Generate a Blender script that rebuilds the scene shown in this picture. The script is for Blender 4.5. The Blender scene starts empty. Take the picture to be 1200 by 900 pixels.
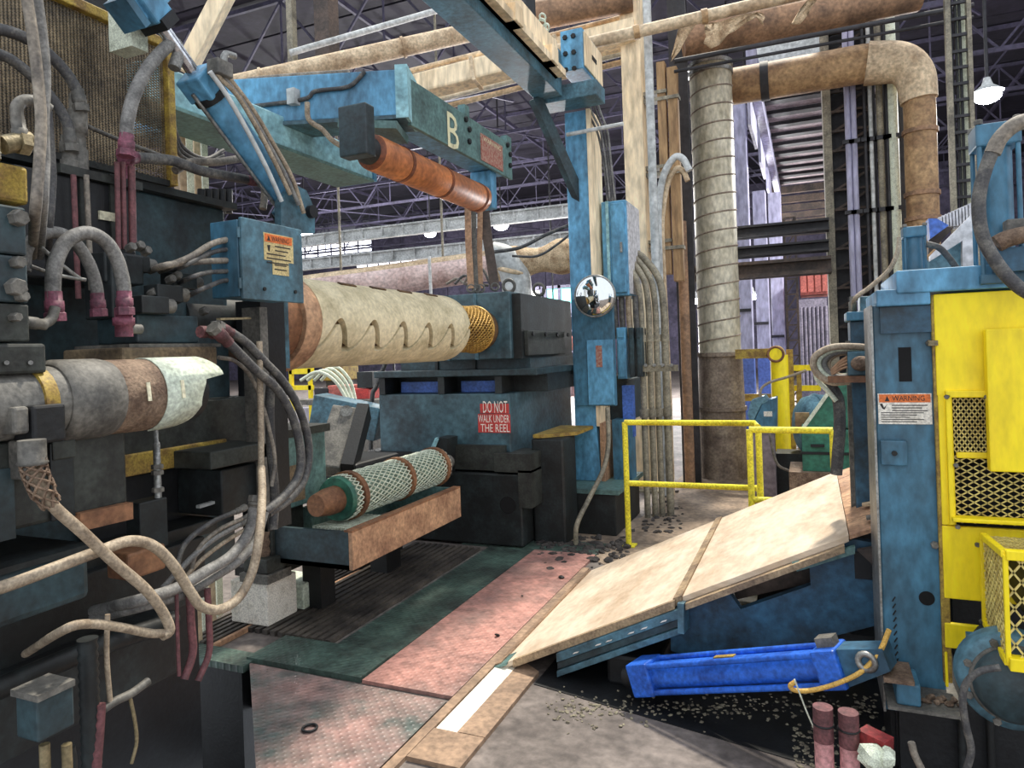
import bpy, math, random
from mathutils import Vector, Matrix
random.seed(7)
scene = bpy.context.scene
COL = scene.collection
V = Vector
# ------------------------------------------------------------------ camera
YAW = math.radians(23.1); ROLL = 0.0344; FPX = 820.0; PCX, PCY = 600.0, 412.0
EYE = V((0, 0, 1.7))
RIGHT = V((math.cos(YAW), math.sin(YAW), 0)); FWD = V((-math.sin(YAW), math.cos(YAW), 0)); UP = V((0, 0, 1))
EU = RIGHT * math.cos(ROLL) - UP * math.sin(ROLL); EV = RIGHT * math.sin(ROLL) + UP * math.cos(ROLL)
cd = bpy.data.cameras.new('camera'); cam = bpy.data.objects.new('camera', cd); COL.objects.link(cam)
cd.sensor_width = 36.0; cd.lens = FPX / 1200 * 36; cd.shift_y = (PCY - 450) / 1200
cd.clip_start = 0.05; cd.clip_end = 300
cam.matrix_world = Matrix.Translation(EYE) @ Matrix((EU, EV, -FWD)).transposed().to_4x4()
scene.camera = cam
# ------------------------------------------------------------------ light
scene.view_settings.view_transform = 'Standard'; scene.view_settings.look = 'None'
scene.view_settings.gamma = 1.0; scene.view_settings.use_curve_mapping = False
scene.view_settings.exposure = 0.4
w = bpy.data.worlds.new('sky'); scene.world = w; w.use_nodes = True
w.node_tree.nodes['Background'].inputs[0].default_value = (0.86, 0.92, 1.0, 1)
w.node_tree.nodes['Background'].inputs[1].default_value = 1.12
sl = bpy.data.lights.new('sun', 'SUN'); sl.energy = 3.5; sl.angle = math.radians(4); sl.color = (1.0, 0.93, 0.80)
so = bpy.data.objects.new('sun', sl); COL.objects.link(so)
so.rotation_euler = V((-0.05, -0.5, -1.0)).to_track_quat('-Z', 'Y').to_euler(); so.location = (5, 4, 12)

# ------------------------------------------------------------------ helpers: the camera's rays meet real planes
def ray(px, py):
    u, v = px - PCX, PCY - py
    return (EU * u + EV * v) / FPX + FWD
def X_(px, py, X): d = ray(px, py); return EYE + d * (X / d.x)
def Y_(px, py, Y): d = ray(px, py); return EYE + d * (Y / d.y)
def Z_(px, py, Z): d = ray(px, py); return EYE + d * ((Z - EYE.z) / d.z)
def D_(px, py, D): return EYE + ray(px, py) * D

def lin(c):
    c = c / 255.0
    return c / 12.92 if c <= 0.04045 else ((c + 0.055) / 1.055) ** 2.4
def L(c): return (lin(c[0]), lin(c[1]), lin(c[2]), 1)

MATS = {}
def mat(name, col, dirt=None, amt=0.4, scale=6.0, rough=0.6, metal=0.0, bump=0.15, streak=1.0, emit=None, tread=False, var=0.32):
    m = bpy.data.materials.new(name); m.use_nodes = True; nt = m.node_tree; n = nt.nodes; lk = nt.links
    b = n['Principled BSDF']; b.inputs['Roughness'].default_value = rough; b.inputs['Metallic'].default_value = metal
    if emit:
        b.inputs['Emission Color'].default_value = L(col); b.inputs['Emission Strength'].default_value = emit
    tc = n.new('ShaderNodeTexCoord'); mp = n.new('ShaderNodeMapping'); lk.new(tc.outputs['Object'], mp.inputs[0])
    mp.inputs['Scale'].default_value = (1, 1, 1.0 / streak)
    nz = n.new('ShaderNodeTexNoise'); nz.inputs['Scale'].default_value = scale; nz.inputs['Detail'].default_value = 7
    nz.inputs['Roughness'].default_value = 0.68; lk.new(mp.outputs[0], nz.inputs[0])
    nf = n.new('ShaderNodeTexNoise'); nf.inputs['Scale'].default_value = scale * 9; nf.inputs['Detail'].default_value = 4
    lk.new(mp.outputs[0], nf.inputs[0])
    if dirt is None: dirt = tuple(int(x * 0.5) for x in col)
    rp = n.new('ShaderNodeValToRGB'); c0 = 0.72 - 0.5 * amt
    rp.color_ramp.elements[0].position = max(0, c0 - 0.10); rp.color_ramp.elements[1].position = min(1, c0 + 0.14)
    lk.new(nz.outputs[0], rp.inputs[0])
    mx = n.new('ShaderNodeMix'); mx.data_type = 'RGBA'; mx.inputs[6].default_value = L(col); mx.inputs[7].default_value = L(dirt)
    lk.new(rp.outputs[0], mx.inputs[0])
    r2 = n.new('ShaderNodeMapRange'); r2.inputs[1].default_value = 0.3; r2.inputs[2].default_value = 0.7
    r2.inputs[3].default_value = 1 - var; r2.inputs[4].default_value = 1 + var; lk.new(nf.outputs[0], r2.inputs[0])
    hs = n.new('ShaderNodeHueSaturation'); lk.new(mx.outputs[2], hs.inputs['Color']); lk.new(r2.outputs[0], hs.inputs['Value'])
    lk.new(hs.outputs[0], b.inputs['Base Color'])
    if bump:
        bp = n.new('ShaderNodeBump'); bp.inputs['Strength'].default_value = bump; bp.inputs['Distance'].default_value = 0.01
        h = nf.outputs[0]
        if tread:
            wv = []
            for ang in (0.785, -0.785):
                m2 = n.new('ShaderNodeMapping'); m2.inputs['Rotation'].default_value = (0, 0, ang); lk.new(tc.outputs['Object'], m2.inputs[0])
                wt = n.new('ShaderNodeTexWave'); wt.inputs['Scale'].default_value = 9.0; lk.new(m2.outputs[0], wt.inputs[0]); wv.append(wt)
            mm = n.new('ShaderNodeMath'); mm.operation = 'MULTIPLY'; lk.new(wv[0].outputs[1], mm.inputs[0]); lk.new(wv[1].outputs[1], mm.inputs[1])
            pw = n.new('ShaderNodeMath'); pw.operation = 'POWER'; lk.new(mm.outputs[0], pw.inputs[0]); pw.inputs[1].default_value = 1.6
            h = pw.outputs[0]
        lk.new(h, bp.inputs['Height']); lk.new(bp.outputs[0], b.inputs['Normal'])
    MATS[name] = m
    return m

class MB:
    def __init__(s): s.v = []; s.f = []; s.s = []
    def add(s, vs, fs, smooth=False):
        o = len(s.v); s.v += [V(q) for q in vs]
        for f in fs: s.f.append([o + i for i in f]); s.s.append(smooth)
        return s
    def box(s, x0, x1, y0, y1, z0, z1):
        if x0 > x1: x0, x1 = x1, x0
        if y0 > y1: y0, y1 = y1, y0
        if z0 > z1: z0, z1 = z1, z0
        return s.add([(x0,y0,z0),(x1,y0,z0),(x1,y1,z0),(x0,y1,z0),(x0,y0,z1),(x1,y0,z1),(x1,y1,z1),(x0,y1,z1)],
              [(3,2,1,0),(4,5,6,7),(0,1,5,4),(1,2,6,5),(2,3,7,6),(3,0,4,7)])
    def prism(s, poly, vec):
        n = len(poly); vec = V(vec); p = [V(q) for q in poly]
        nor = V((0,0,0))
        for i in range(n): nor += (p[i]-p[0]).cross(p[(i+1)%n]-p[0])
        if nor.dot(vec) > 0: p.reverse()
        return s.add(p + [q+vec for q in p], [tuple(range(n)), tuple(range(2*n-1, n-1, -1))] +
              [((i+1)%n, i, n+i, n+(i+1)%n) for i in range(n)])
    def beam(s, p0, p1, w, h, up=(0,0,1)):
        p0, p1 = V(p0), V(p1); d = (p1-p0).normalized(); up = V(up)
        a = d.cross(up)
        if a.length < 1e-4: a = d.cross(V((1,0,0)))
        a.normalize(); b = a.cross(d)
        return s.prism([p0+a*w/2+b*h/2, p0-a*w/2+b*h/2, p0-a*w/2-b*h/2, p0+a*w/2-b*h/2], p1-p0)
    def lathe(s, p0, d, prof, n=20, smooth=True, cap=True):
        p0 = V(p0); d = V(d).normalized(); a = d.orthogonal().normalized(); b = d.cross(a)
        vs = []; fs = []
        for (t, r) in prof:
            for k in range(n):
                an = 2*math.pi*k/n; vs.append(p0 + d*t + (a*math.cos(an)+b*math.sin(an))*r)
        for j in range(len(prof)-1):
            for k in range(n):
                fs.append((j*n+k, j*n+(k+1)%n, (j+1)*n+(k+1)%n, (j+1)*n+k))
        s.add(vs, fs, smooth)
        if cap:
            if prof[0][1] > 1e-5: s.add(vs[:n], [tuple(range(n-1,-1,-1))])
            if prof[-1][1] > 1e-5: s.add(vs[-n:], [tuple(range(n))])
        return s
    def cyl(s, p0, p1, r, r1=None, n=16, smooth=True):
        p0, p1 = V(p0), V(p1)
        return s.lathe(p0, p1-p0, [(0, r), ((p1-p0).length, r if r1 is None else r1)], n, smooth)
    def hexb(s, p, d, r, h): return s.lathe(p, d, [(0, r), (h*0.85, r), (h, r*0.85)], 6, False)
    def sphere(s, c, r, n=14, m=8, sc=(1,1,1)):
        c = V(c); o = MB(); o.lathe((0,0,-r), (0,0,1), [(r-r*math.cos(math.pi*i/m), max(1e-6, r*math.sin(math.pi*i/m))) for i in range(m+1)], n)
        return s.add([c + V((q.x*sc[0], q.y*sc[1], q.z*sc[2])) for q in o.v], o.f, True)
    def tube(s, pts, r, n=9, sub=5, smooth=True, ends=None):
        P = spline(pts, sub) if sub > 1 else [V(p) for p in pts]
        rr = r if callable(r) else (lambda t: r)
        a = None; vs = []; N = len(P)
        for i, p in enumerate(P):
            d = (P[min(i+1, N-1)] - P[max(i-1, 0)]).normalized()
            a = d.orthogonal().normalized() if a is None else (a - d*a.dot(d)).normalized()
            b = d.cross(a); q = rr(i/(N-1))
            for k in range(n):
                an = 2*math.pi*k/n; vs.append(p + (a*math.cos(an)+b*math.sin(an))*q)
        fs = [(j*n+k, j*n+(k+1)%n, (j+1)*n+(k+1)%n, (j+1)*n+k) for j in range(N-1) for k in range(n)]
        s.add(vs, fs, smooth); s.add(vs[:n], [tuple(range(n-1,-1,-1))]); s.add(vs[-n:], [tuple(range(n))])
        return s
    def torus(s, c, d, R, r, n=24, m=8):
        c = V(c); d = V(d).normalized(); a = d.orthogonal().normalized(); b = d.cross(a); vs = []; fs = []
        for i in range(n):
            an = 2*math.pi*i/n; e = a*math.cos(an)+b*math.sin(an)
            for j in range(m):
                bn = 2*math.pi*j/m; vs.append(c + e*(R+r*math.cos(bn)) + d*r*math.sin(bn))
        for i in range(n):
            for j in range(m): fs.append((i*m+j, ((i+1)%n)*m+j, ((i+1)%n)*m+(j+1)%m, i*m+(j+1)%m))
        return s.add(vs, fs, True)
    def rock(s, c, r, flat=0.6):
        o = MB(); o.lathe((0,0,-1), (0,0,1), [(0,.25),(.5,.9),(1.2,1.0),(1.8,.45)], 5, False)
        R = Matrix.Rotation(random.random()*6.28, 3, 'Z') @ Matrix.Rotation(random.uniform(-.6,.6), 3, 'X')
        k = V((r*random.uniform(.6,1.3), r*random.uniform(.6,1.3), r*flat*random.uniform(.6,1.2)))
        return s.add([V(c) + R @ V((q.x*k.x*random.uniform(.8,1.2), q.y*k.y, q.z*k.z)) for q in o.v], o.f)
    def mesh_screen(s, o, u, v, nu, nv, wd, th):
        # expanded metal: nu x nv diamonds filling the parallelogram o, u, v
        o, u, v = V(o), V(u), V(v); nrm = u.cross(v).normalized(); du = u/nu; dv = v/nv
        def strand(a, b):
            d = (b-a).normalized(); t = d.cross(nrm)*wd/2; k = nrm*th/2
            s.add([a+t+k, a-t+k, a-t-k, a+t-k, b+t+k, b-t+k, b-t-k, b+t-k], [(0,1,5,4),(1,2,6,5),(2,3,7,6),(3,0,4,7)])
        for j in range(nv):
            for i in range(nu):
                p = o+du*i+dv*j
                strand(p+dv*.5, p+du*.5); strand(p+dv*.5, p+du*.5+dv)
                strand(p+du*.5, p+du+dv*.5); strand(p+du*.5+dv, p+du+dv*.5)
        return s

def spline(pts, sub):
    P = [V(p) for p in pts]
    if len(P) == 2: return [P[0].lerp(P[1], i/3) for i in range(4)]
    Q = [P[0]*2-P[1]] + P + [P[-1]*2-P[-2]]; out = []
    for i in range(1, len(Q)-2):
        a, b, c, d = Q[i-1:i+3]
        for k in range(sub):
            t = k/sub
            out.append(0.5*((2*b)+(c-a)*t+(2*a-5*b+4*c-d)*t*t+(3*b-a-3*c+d)*t**3))
    out.append(P[-1]); return out

def raw(name, m, material, parent=None, off=V((0,0,0)), bevel=0):
    me = bpy.data.meshes.new(name); me.from_pydata([tuple(q-off) for q in m.v], [], m.f)
    me.polygons.foreach_set('use_smooth', m.s); me.update(); me.materials.append(MATS[material])
    o = bpy.data.objects.new(name, me); COL.objects.link(o)
    if parent is None: o.location = off
    else: o.parent = parent
    if bevel:
        bm = o.modifiers.new('bevel', 'BEVEL'); bm.width = bevel; bm.segments = 2; bm.limit_method = 'ANGLE'; bm.angle_limit = 0.9
    return o
def bbase(ms):
    xs = [q.x for m in ms for q in m.v]; ys = [q.y for m in ms for q in m.v]; zs = [q.z for m in ms for q in m.v]
    return V(((min(xs)+max(xs))/2, (min(ys)+max(ys))/2, min(zs)))
USED = set()
def props(o, label, cat, group=None, kind=None):
    if label:
        assert 4 <= len(label.split()) <= 16, label
        if label in USED: print('DUP LABEL', label)
        USED.add(label); o['label'] = label
    if cat: o['category'] = cat
    if group: o['group'] = group
    if kind: o['kind'] = kind
def one(name, label, cat, m, material, group=None, kind=None, bevel=0):
    o = raw(name, m, material, None, bbase([m]), bevel); props(o, label, cat, group, kind); return o
class T:
    def __init__(s, name, label, cat, group=None, kind=None): s.a = (name, label, cat, group, kind); s.l = []
    def p(s, name, m, material, label=None, under=None, bevel=0, kind=None):
        s.l.append((name, m, material, label, under, bevel, kind)); return len(s.l)-1
    def done(s):
        base = bbase([x[1] for x in s.l]); e = bpy.data.objects.new(s.a[0], None); COL.objects.link(e); e.location = base
        e.empty_display_size = 0.1; props(e, *s.a[1:]); objs = []
        for (name, m, material, label, under, bevel, kind) in s.l:
            o = raw(name, m, material, e if under is None else objs[under], base, bevel)
            if label: o['label'] = label
            if kind: o['kind'] = kind
            objs.append(o)
        return e
def struct(name, m, material, parts=()):
    o = raw(name, m, material); o['kind'] = 'structure'
    for (n2, m2, mt2) in parts: raw(n2, m2, mt2, o)
    return o

def slabX(X, px0, py0, px1, py1, depth, m=None):
    pm = (py0+py1)/2; y0 = X_(px0, pm, X).y; y1 = X_(px1, pm, X).y
    return (m or MB()).box(X-depth, X, y0, y1, X_(px0, py1, X).z, X_(px0, py0, X).z)
def slabY(Y, px0, py0, px1, py1, depth, m=None):
    pm = (py0+py1)/2
    return (m or MB()).box(Y_(px0, pm, Y).x, Y_(px1, pm, Y).x, Y, Y+depth, Y_(px0, py1, Y).z, Y_(px0, py0, Y).z)
def pts(l, X=None, Y=None, D=None):
    out = []
    for q in l:
        if len(q) == 3: out.append((X_ if X is not None else Y_ if Y is not None else D_)(q[0], q[1], q[2]))
        else: out.append(X_(*q, X) if X is not None else Y_(*q, Y) if Y is not None else D_(*q, D))
    return out
def text(m, s, w, h, o, u, v, nrm, th=0.002):
    # lettering: the word's outline stretched to w x h, its lower corner at o
    c = bpy.data.curves.new('t', 'FONT'); c.body = s; c.resolution_u = 2; ob = bpy.data.objects.new('t', c); COL.objects.link(ob)
    bpy.context.view_layer.update()
    me = bpy.data.meshes.new_from_object(ob.evaluated_get(bpy.context.evaluated_depsgraph_get()))
    xs = [q.co.x for q in me.vertices]; ys = [q.co.y for q in me.vertices]
    x0, x1, y0, y1 = min(xs), max(xs), min(ys), max(ys)
    o, u, v, nrm = V(o), V(u).normalized(), V(v).normalized(), V(nrm).normalized()
    vs = [o + u*((q.co.x-x0)/(x1-x0)*w) + v*((q.co.y-y0)/(y1-y0)*h) + nrm*th for q in me.vertices]
    m.add(vs, [tuple(p.vertices) for p in me.polygons])
    bpy.data.objects.remove(ob); bpy.data.curves.remove(c); bpy.data.meshes.remove(me)
    return m

# ------------------------------------------------------------------ materials
mat('teal', (82, 122, 138), (56, 76, 84), .45, 4, .5)
mat('teal_dark', (52, 74, 80), (36, 44, 47), .5, 4, .5)
mat('housing', (72, 102, 112), (46, 60, 66), .45, 2.5, .45)
mat('machine_dark', (40, 48, 49), (22, 24, 24), .6, 5, .55)
mat('machine_black', (24, 26, 29), (12, 12, 14), .5, 6, .55)
mat('machine_olive', (58, 62, 57), (32, 32, 29), .5, 6, .6)
mat('machine_blue', (66, 116, 142), (52, 78, 92), .4, 3, .45, streak=2)
mat('sky_blue', (98, 160, 196), (70, 112, 138), .38, 3, .45, streak=2)
mat('cyan_pale', (150, 196, 204), (108, 150, 160), .35, 3, .5)
mat('green_grey', (96, 128, 124), (68, 88, 86), .35, 4, .55)
mat('yellow', (252, 226, 20), (226, 194, 26), .28, 4, .5, streak=3, var=.1)
mat('yellow_rail', (244, 228, 60), (206, 184, 40), .28, 8, .5)
mat('yellow_old', (176, 150, 62), (120, 92, 44), .5, 14, .6)
mat('wood_sheet', (220, 202, 180), (184, 160, 134), .4, 1.6, .65, streak=.25, var=.12)
mat('wood_edge', (172, 148, 116), (120, 100, 80), .45, 8, .7)
mat('reel', (228, 214, 178), (184, 170, 134), .42, 5, .6, var=.16)
mat('reel_gap', (104, 76, 48), (60, 44, 30), .4, 8, .7)
mat('rust', (150, 106, 74), (106, 70, 48), .5, 5, .65)
mat('rust_pale', (190, 150, 116), (140, 104, 80), .45, 5, .65)
mat('orange', (200, 124, 72), (150, 90, 54), .42, 3, .5)
mat('orange_dark', (128, 68, 36), (90, 48, 28), .4, 6, .55)
mat('gold_mesh', (196, 156, 80), (130, 96, 48), .35, 10, .4, metal=.4)
mat('hose_black', (66, 65, 66), (120, 116, 108), .3, 16, .6)
mat('hose_grey', (132, 130, 126), (86, 84, 82), .4, 14, .65)
mat('hose_beige', (172, 156, 134), (124, 108, 90), .42, 14, .65)
mat('hose_dust', (150, 140, 126), (92, 86, 80), .45, 10, .7)
mat('magenta', (146, 82, 100), (92, 54, 66), .45, 12, .6)
mat('pink', (206, 150, 150), (160, 108, 108), .35, 8, .6)
mat('pink_hose', (120, 74, 76), (78, 50, 52), .45, 10, .7)
mat('steel', (160, 160, 156), (108, 106, 102), .4, 10, .4, metal=.6)
mat('chrome', (214, 216, 220), (170, 172, 178), .3, 6, .16, metal=.9, bump=.02)
mat('steel_dust', (120, 116, 108), (78, 76, 72), .5, 8, .6)
mat('dust_brown', (140, 118, 98), (92, 72, 58), .5, 12, .8, bump=.5)
mat('paper', (206, 214, 196), (170, 178, 158), .35, 8, .75)
mat('paper_tab', (214, 208, 180), None, .2, 8, .75)
mat('ledge', (138, 118, 90), (88, 74, 58), .5, 8, .75)
mat('mesh_steel', (150, 132, 104), (84, 72, 56), .45, 5, .5)
mat('mesh_yellow', (214, 196, 118), (170, 146, 80), .4, 6, .5)
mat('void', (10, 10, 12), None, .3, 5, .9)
mat('brass', (150, 136, 104), (100, 88, 62), .45, 10, .5, metal=.3)
mat('cream', (240, 218, 182), (206, 180, 142), .34, 2, .6, streak=4)
mat('cream_pipe', (212, 190, 158), (160, 134, 104), .42, 3, .65)
mat('tan_pipe', (184, 150, 108), (120, 88, 60), .45, 2.5, .6)
mat('brown_pipe', (160, 124, 94), (104, 80, 62), .45, 3, .65)
mat('pipe_pink', (206, 184, 178), (168, 140, 132), .4, 2, .65)
mat('wrap', (208, 184, 150), (150, 122, 92), .45, 7, .85, bump=.6)
mat('duct', (206, 198, 176), (164, 154, 128), .4, 2.5, .45, metal=.12, streak=2)
mat('duct_base', (158, 142, 124), (112, 96, 84), .5, 4, .7)
mat('conduit', (150, 142, 122), (98, 92, 80), .45, 6, .6)
mat('plank', (186, 152, 108), (124, 94, 64), .5, 3, .7, streak=5)
mat('dark_steel', (52, 50, 54), (28, 27, 30), .5, 2, .6)
mat('brown_steel', (92, 76, 66), (56, 48, 44), .5, 3, .65)
mat('lavender', (168, 166, 190), (128, 126, 150), .35, 1.5, .6, streak=3)
mat('blue_band', (84, 108, 176), (66, 84, 140), .35, 2, .6)
mat('roof', (38, 34, 48), (27, 24, 35), .5, .6, .8)
mat('truss', (70, 66, 86), (48, 45, 60), .4, 1, .6)
mat('rail_white', (196, 198, 196), (150, 152, 150), .4, 2, .6)
mat('wall_far', (96, 90, 112), (64, 60, 78), .5, .5, .8)
mat('window_glow', (236, 240, 255), None, .1, 1, .5, emit=2.6, bump=0, var=.02)
mat('window_green', (120, 214, 204), None, .15, 2, .4, emit=.7, bump=0, var=.05)
mat('lamp_glow', (240, 246, 255), None, .1, 1, .5, emit=14, bump=0, var=0)
mat('floor', (128, 118, 112), (88, 80, 76), .5, 2.2, .75, bump=.35)
mat('floor_sand', (158, 138, 118), (112, 98, 86), .45, 2.2, .85, bump=.3)
mat('tread_red', (184, 134, 123), (138, 110, 103), .42, 2.6, .45, bump=.35, tread=True)
mat('tread_ring', (180, 136, 128), (92, 102, 98), .55, 1.2, .45, bump=.45, tread=True)
mat('tread_green', (78, 100, 90), (50, 58, 54), .45, 3, .5, bump=.4, tread=True)
mat('floor_slat', (92, 84, 76), (52, 48, 46), .5, 4, .55)
mat('strip_brown', (160, 132, 108), (124, 102, 84), .4, 4, .6)
mat('sunpatch_pane_white', (250, 242, 226), (236, 220, 192), .2, 6, .45)  # near-white for a painted sunlight patch on the floor and one pane
mat('cylinder_blue', (44, 104, 208), (28, 66, 148), .35, 6, .4)
mat('frame_blue', (50, 92, 118), (34, 48, 56), .45, 3, .5)
mat('gear_green', (52, 116, 94), (36, 76, 66), .38, 3, .5)
mat('motor_blue', (108, 152, 168), (70, 98, 112), .4, 4, .5)
mat('sign_white', (226, 220, 208), (190, 182, 166), .25, 14, .6, bump=0)
mat('sign_cream', (206, 186, 132), (170, 148, 100), .35, 14, .6, bump=0)
mat('sign_orange', (216, 112, 50), (178, 84, 40), .25, 14, .6, bump=0)
mat('sign_red', (196, 62, 56), (150, 48, 44), .3, 12, .6, bump=0)
mat('sign_redbrown', (150, 78, 66), (176, 148, 130), .45, 40, .6, bump=0)
mat('letter_white', (240, 232, 220), None, .15, 10, .6, bump=0, var=.05)
mat('letter_cream', (226, 220, 180), None, .15, 10, .6, bump=0, var=.05)
mat('letter_black', (34, 30, 28), None, .1, 10, .6, bump=0, var=.05)
mat('mirror', (220, 222, 222), None, .1, 4, .04, metal=1, bump=0, var=.02)
mat('rubble', (84, 78, 74), (48, 44, 43), .5, 9, .9)
mat('gravel', (150, 142, 120), (98, 90, 78), .5, 30, .9)
mat('corr', (206, 204, 206), (168, 166, 170), .3, 3, .55)
mat('bluepanel', (70, 108, 190), (50, 76, 130), .35, 5, .5)
mat('red_box', (190, 104, 92), (140, 74, 66), .4, 3, .65)
mat('grey_sheet', (146, 138, 150), (108, 102, 114), .4, 3, .7)
mat('mesh_wrap', (150, 176, 158), (92, 112, 100), .45, 18, .6, bump=.5)
mat('strand_pale', (214, 220, 200), (160, 166, 146), .3, 20, .6)
mat('yellow_hose', (222, 178, 90), (180, 140, 66), .35, 14, .55)
mat('deck_pale', (150, 136, 140), (110, 98, 102), .4, 2, .7)
mat('red_paint', (150, 48, 50), (104, 36, 38), .4, 8, .6)
# ------------------------------------------------------------------ the hall
def flat(m, poly, z0, z1): return m.prism([(x, y, z0) for x, y in poly], (0, 0, z1-z0))
fl = flat(MB(), [(-58, 49), (15, 49), (15, -6), (-1.55, -6), (-1.55, 1.62), (-2.99, 3.06), (-5, 3.06), (-5, -6), (-58, -6)], -.25, 0)
pit = MB().box(-5, -1.5, -6, 3.1, -1.3, -1.25)
pl = []
def plate(name, poly, mt, th=.012): pl.append((name, flat(MB(), poly, .001, th), mt))
plate('floor_plate', [(-1.68, 1.2), (-1.68, 2.98), (-2.94, 3.0), (-2.1, 2.16), (-1.58, 1.62), (-1.58, 1.2)], 'tread_ring')
plate('floor_plate', [(-2.2, 3.02), (-1.67, 3.02), (-1.67, 5.5), (-2.2, 5.5)], 'tread_red', .02)
plate('floor_plate', [(-2.62, 3.35), (-2.21, 3.35), (-2.21, 5.5), (-2.62, 5.5)], 'tread_green', .016)
plate('floor_plate', [(-2.98, 3.02), (-2.21, 3.02), (-2.21, 3.34), (-2.98, 3.34)], 'tread_green', .03)
plate('floor_plate', [(-2.9, 5.52), (-1.67, 5.52), (-1.67, 5.86), (-2.9, 5.86)], 'tread_green', .014)
plate('floor_plate', [(-1.665, 1.2), (-1.665, 5.15), (-1.615, 5.15), (-1.615, 1.2)], 'strip_brown', .02)
plate('floor_plate', [(-1.61, 2.74), (-1.61, 3.5), (-1.50, 3.5), (-1.50, 2.74)], 'sunpatch_pane_white', .012)  # sunlight patch beside the ramp, put into near-white colour
plate('floor_plate', [(-1.61, 2.5), (-1.61, 2.735), (-1.36, 2.735), (-1.36, 2.5)], 'strip_brown', .022)
plate('floor_plate', [(-1.495, 2.74), (-1.495, 3.5), (-1.36, 3.4), (-1.36, 2.74)], 'strip_brown', .022)
for k in range(11):
    x = -3.3 + k*.06
    pl.append(('floor_slat', MB().box(x, x+.036, 3.36, 5.4, .001, .03), 'floor_slat'))
for k in range(7):
    x = -3.62 + k*.05
    pl.append(('floor_slat', MB().box(x, x+.026, 3.1, 4.6, .001, .03), 'rust_pale' if k == 6 else 'floor_slat'))
pl.append(('lifting_ring', MB().torus(Z_(363, 853, .02), (0, 0, 1), .032, .006), 'machine_black'))
pl.append(('sand_patch', flat(MB(), [(-2.2, 5.9), (-1.3, 5.1), (.2, 5.1), (1.5, 6.5), (1.5, 9.8), (-1.6, 9.8), (-1.6, 6.9)], .0005, .004), 'floor_sand'))
struct('floor', fl, 'floor', pl + [('pit_bottom', pit, 'machine_black')])
HZ = 12.0
cp = []
for k in range(14):
    y = 15.3 + k*2.35
    cp.append(('roof_panel', MB().box(-58, 15, y, y+2.25, HZ, HZ+.06), 'roof'))
for k in range(8): cp.append(('roof_panel', MB().box(-58+k*6.2, -58+k*6.2+6.1, 12.4, 15.2, HZ, HZ+.06), 'roof'))
random.seed(3)
for k in range(8):
    y = 15.8 + k*4.0; m = MB()
    m.beam((-57, y, HZ-2.2), (14, y, HZ-2.2), .1, .12); m.beam((-57, y, HZ-.12), (14, y, HZ-.12), .1, .12)
    x = -56
    while x < 12:
        m.beam((x, y, HZ-2.2), (x+1.7, y, HZ-.15), .06, .06); m.beam((x+1.7, y, HZ-.15), (x+3.4, y, HZ-2.2), .06, .06)
        m.beam((x+1.7, y, HZ-.15), (x+1.7, y, HZ-2.2), .045, .045)
        x += 3.4
    cp.append(('roof_truss', m, 'truss'))
for k in range(10):
    x = -50 + k*6.4; m = MB(); m.beam((x, 15.4, HZ-.5), (x, 47, HZ-.5), .09, .14)
    for j in range(6): m.beam((x, 16+j*5, HZ-2.2), (x+3, 16+(j+1)*5, HZ-2.2), .05, .05)
    cp.append(('roof_purlin', m, 'truss'))
struct('ceiling', MB().box(-58, 15, 15.2, 48.2, HZ+.08, HZ+.2), 'roof', cp)
wp = []
for k in range(18):
    x = -58 + k*4.05; wp.append(('wall_panel', MB().box(x, x+3.95, 47.9, 48, 0, HZ), 'wall_far'))
struct('wall_back', MB().box(-58, 15, 48, 48.2, 0, HZ), 'wall_far', wp)
struct('wall_left', MB().box(-58.2, -58, 8, 48, 0, HZ), 'wall_far')
struct('wall_right', MB().box(15, 15.2, 13, 48, 0, HZ), 'wall_far')
# bright far windows
def window(n, px0, py0, px1, py1, Y, nx, nz, mt):
    a = Y_(px0, py1, Y); b = Y_(px1, py0, Y); z0 = min(a.z, b.z); z0 = Y_((px0+px1)/2, py1, Y).z; z1 = Y_((px0+px1)/2, py0, Y).z
    parts = []; w = (b.x-a.x)/nx; h = (z1-z0)/nz
    for i in range(nx):
        for j in range(nz):
            parts.append(('pane', MB().box(a.x+i*w+.06, a.x+(i+1)*w-.06, Y-.02, Y, z0+j*h+.06, z0+(j+1)*h-.06), mt))
    fr = MB()
    for i in range(nx+1): fr.box(a.x+i*w-.06, a.x+i*w+.06, Y-.06, Y+.1, z0-.06, z1+.06)
    for j in range(nz+1): fr.box(a.x, b.x, Y-.06, Y+.1, z0+j*h-.06, z0+j*h+.06)
    struct('window_%d' % n, fr, 'truss', parts)
window(1, 300, 278, 436, 302, 47.8, 9, 3, 'window_glow')
window(2, 418, 300, 540, 318, 47.8, 9, 2, 'window_glow')
window(3, 640, 336, 672, 358, 26, 2, 1, 'window_green')
window(4, 622, 338, 634, 356, 26.2, 1, 1, 'sunpatch_pane_white')

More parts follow.
